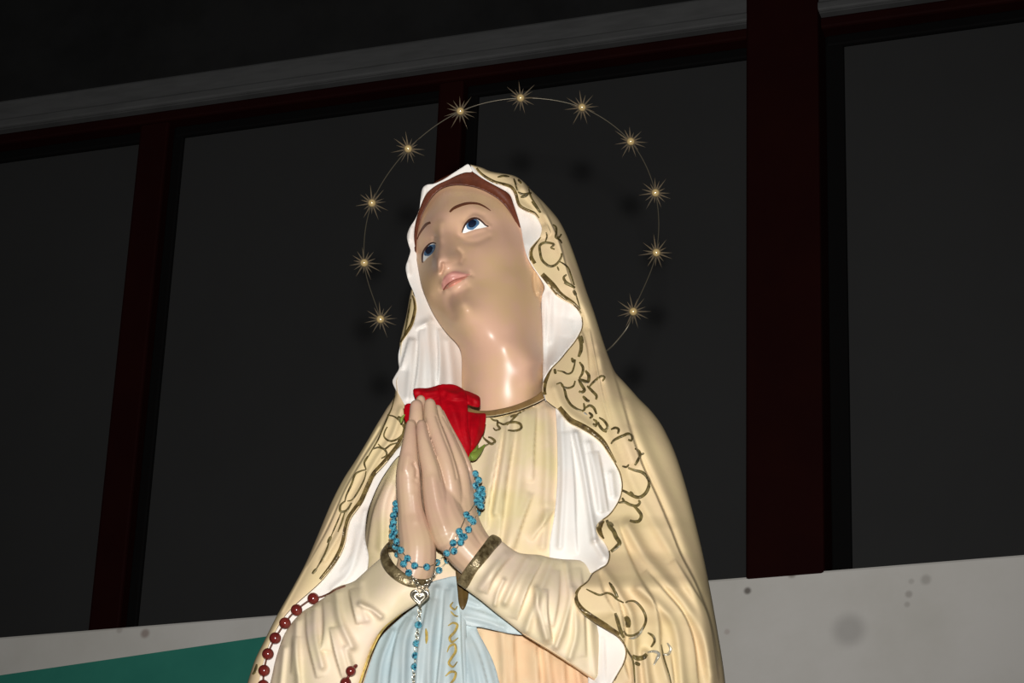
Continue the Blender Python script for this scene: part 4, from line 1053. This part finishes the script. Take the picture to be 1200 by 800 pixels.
wire('chain', [(565, 573), (565.5, 579), (557.5, 588), (552, 597), (546.5, 603), (543, 612), (538, 622.5), (531, 636), (524.5, 648), (524.5, 656.5), (514.5, 668), (508, 677), (499, 686), (494, 693)], 0.0006, RB, MT['silver'])
wire('chain', [(464, 597), (460, 617), (459.5, 628), (463.5, 640), (466, 649.5), (473, 660.5), (479, 671), (484, 679), (490, 690)], 0.0006, RB, MT['silver'])
add_bead(bme, 'bead', RB, bead_world(479, 671, 4))
def torus(R, r, n=14, m=6):
    V, fa = [], []
    for i in range(n):
        a = 2 * math.pi * i / n
        for j in range(m):
            b = 2 * math.pi * j / m
            V.append(((R + r * math.cos(b)) * math.cos(a), (R + r * math.cos(b)) * math.sin(a), r * math.sin(b)))
    for i in range(n):
        for j in range(m):
            fa.append((i * m + j, ((i + 1) % n) * m + j, ((i + 1) % n) * m + (j + 1) % m, i * m + (j + 1) % m))
    return np.array(V), fa
lv, lf = torus(0.0024, 0.0006)
lme = bpy.data.meshes.new('chain_link'); lme.from_pydata([tuple(v) for v in lv], [], lf); lme.materials.append(MT['silver'])
lme.polygons.foreach_set('use_smooth', [True] * len(lme.polygons))
Rc = Matrix([[AX[i], AU[i], -fw[i]] for i in range(3)]).to_4x4()
def add_link(x, y, ang, lo=None, tilt=0.5):
    o = bpy.data.objects.new('chain_link', lme)
    COL.objects.link(o); o.parent = RB
    w = bead_world(x, y, 3.0, lo)
    o.matrix_basis = Matrix.Translation(Vector(w) - RB.location) @ Rc @ Matrix.Rotation(ang, 4, 'Z') @ Matrix.Rotation(tilt, 4, 'X') @ Matrix.Diagonal((1.25, 0.85, 1, 1))
for i, (x, y) in enumerate([(510, 673), (507, 676.5), (504, 679), (501, 682), (498.5, 685.5), (496, 688.5)]):
    add_link(x, y, math.radians(35), None, 0.3 if i % 2 else 1.1)
for i, (x, y) in enumerate([(484, 677), (487, 680.5), (489.5, 683.5), (491, 687)]):
    add_link(x, y, math.radians(-50), None, 0.3 if i % 2 else 1.1)
HLO = 166.0
tail = [(492.5, 712), (491.8, 716), (491.5, 720), (491, 724.5), (489.3, 740), (488.8, 744), (488.3, 748), (487.6, 761), (486.8, 774.5), (485.6, 787), (485.2, 791), (485, 795), (484.8, 799), (484.6, 803), (484.4, 807)]
for i, (x, y) in enumerate(tail):
    add_link(x, y, math.radians(95), None, 0.2 if i % 2 else 1.2)
for x, y in [(490, 732), (488, 754), (487, 768), (486, 781)]:
    add_bead(bme, 'bead', RB, bead_world(x, y, 4), scale=1.05)
# heart medal
hv = []
for i in range(40):
    t = 2 * math.pi * i / 40
    hx = 16 * math.sin(t) ** 3
    hy = 13 * math.cos(t) - 5 * math.cos(2 * t) - 2 * math.cos(3 * t) - math.cos(4 * t)
    hv.append((hx / 16 * 0.0108, hy / 16 * 0.0105))
c = bead_world(492, 699, 5)
c = min([bead_world(492 + dx, 699 + dy, 5) for dx in (-8, 0, 8) for dy in (-7, 0, 7)], key=lambda q: (q - CAM) @ fw)
c = CAM + ray(492, 699) * (np.linalg.norm(c - CAM))
V, fa = [], []
for s, z in [(0.55, -0.002), (0.95, -0.0016), (1.0, 0.0), (0.95, 0.0018), (0.78, 0.0024), (0.70, 0.0012), (0.35, 0.0020), (0.02, 0.0026)]:
    for hx, hy in hv:
        V.append(c + AX * hx * s + AU * hy * s - fw * z)
for i in range(7):
    for j in range(40):
        k = (j + 1) % 40
        fa.append((i * 40 + j, i * 40 + k, (i + 1) * 40 + k, (i + 1) * 40 + j))
fa.append(tuple(range(40)))
md = mesh_obj('heart_medal', np.array(V), fa, MT['silver'], RB)
md['label'] = 'silver heart shaped medal'

# ------------------------------------------------------------------ dark red rosary hanging over the sleeve
RR = empty('red_rosary', P1(347, 715, 80))
tag(RR, 'string of dark red beads hanging over the sleeve beside the mantle', 'rosary')
TARGETS = ['slL', 'lin4', 'mantle', 'sash', 'robe']
rme = facet_mesh('bead', 0.0066, MT['redbead'], 3, True)
reds = [(367, 701), (347.5, 714.5), (334, 730), (322.5, 747.5), (314, 766), (309.5, 785.5), (308.5, 803), (310, 822)]
wr = []
for x, y in reds:
    w = bead_world(x, y, 7.0); wr.append(w)
    add_bead(rme, 'bead', RR, w)
cordp = [bead_world(x, y, 2.0) for x, y in cat([(404, 686.5), (395, 690), (386, 695), (377, 699), (367, 701), (357, 707), (347.5, 714.5), (340, 722), (334, 730), (322.5, 747.5), (314, 766), (309.5, 785.5), (308.5, 803), (310, 822)], 4)]
mesh_obj('cord', *tube_mesh(np.array(cordp), 0.0011, 8), MT['cord'], RR)
for x, y, s in [(411, 786, 0.85), (405, 800, 0.95), (402, 815, 0.95)]:
    add_bead(rme, 'bead', RR, bead_world(x, y, 6.0), scale=s)
q = [bead_world(x, y, 3) for x, y in [(417, 780), (411, 786), (405, 800), (402, 815)]]
mesh_obj('cord', *tube_mesh(np.array(q), [0.0022, 0.002, 0.0012, 0.0012], 8), MT['redbead'], RR)

# ------------------------------------------------------------------ halo of stars
HALO = empty('star_halo', P1(600, 290, -85))
tag(HALO, 'thin wire halo of brass starbursts around the statue head', 'halo')
HD = -85.0
stars = [(446, 374), (427, 308), (436, 238), (478.5, 174.5), (539.5, 130.5), (610, 115), (682, 126), (739, 166), (768, 226), (769, 296), (742, 365)]
arc = cat(stars, 5)
bw = mesh_obj('ring', *tube_mesh(P(arc[:, 0], arc[:, 1], np.full(len(arc), HD)), 0.0007, 8), MT['wire'], HALO)
q = cat([(742, 365, HD), (736, 382, HD), (724, 398, HD - 10), (712, 410, HD - 20), (690, 425, HD - 45)], 4)
mesh_obj('strut', *tube_mesh(P(q[:, 0], q[:, 1], q[:, 2]), 0.0011, 8), MT['wire'], HALO)
bem = facet_mesh('pearl', 0.0050, MT['bead'], 3, True)
def star_mesh(k):
    rng = random.Random(k)
    V, fa = [], []
    dirs = []
    nr = 15
    for i in range(nr):
        a = 2 * math.pi * i / nr + rng.uniform(-.08, .08)
        tilt = rng.uniform(-0.35, 0.45)
        L = rng.uniform(0.013, 0.018) if i % 2 else rng.uniform(0.019, 0.025)
        d = (AX * math.cos(a) + AU * math.sin(a)) * math.cos(tilt) - fw * math.sin(tilt)
        dirs.append((d, L))
    for d, L in dirs:
        s = np.cross(d, fw); s /= np.linalg.norm(s); t = np.cross(d, s)
        o = len(V); w = 0.0011
        for c_, r_ in ((0.001, 0.9), (0.005, 1.0)):
            for e in (s, t * 0.7, -s, -t * 0.7):
                V.append(d * c_ + e * w * r_)
        V.append(d * L)
        for j in range(4):
            m = (j + 1) % 4
            fa.append((o + j, o + m, o + 4 + m, o + 4 + j)); fa.append((o + 4 + j, o + 4 + m, o + 8))
    me = bpy.data.meshes.new('star'); me.from_pydata([tuple(v) for v in V], [], fa); me.materials.append(MT['spike'])
    return me
for i, (x, y) in enumerate(stars):
    o = bpy.data.objects.new('star', star_mesh(i))
    COL.objects.link(o); o.parent = HALO
    o.location = Vector(P1(x, y, HD)) - HALO.location
    b = bpy.data.objects.new('pearl', bem)
    COL.objects.link(b); b.parent = o
    b.location = Vector(-fw * 0.004)
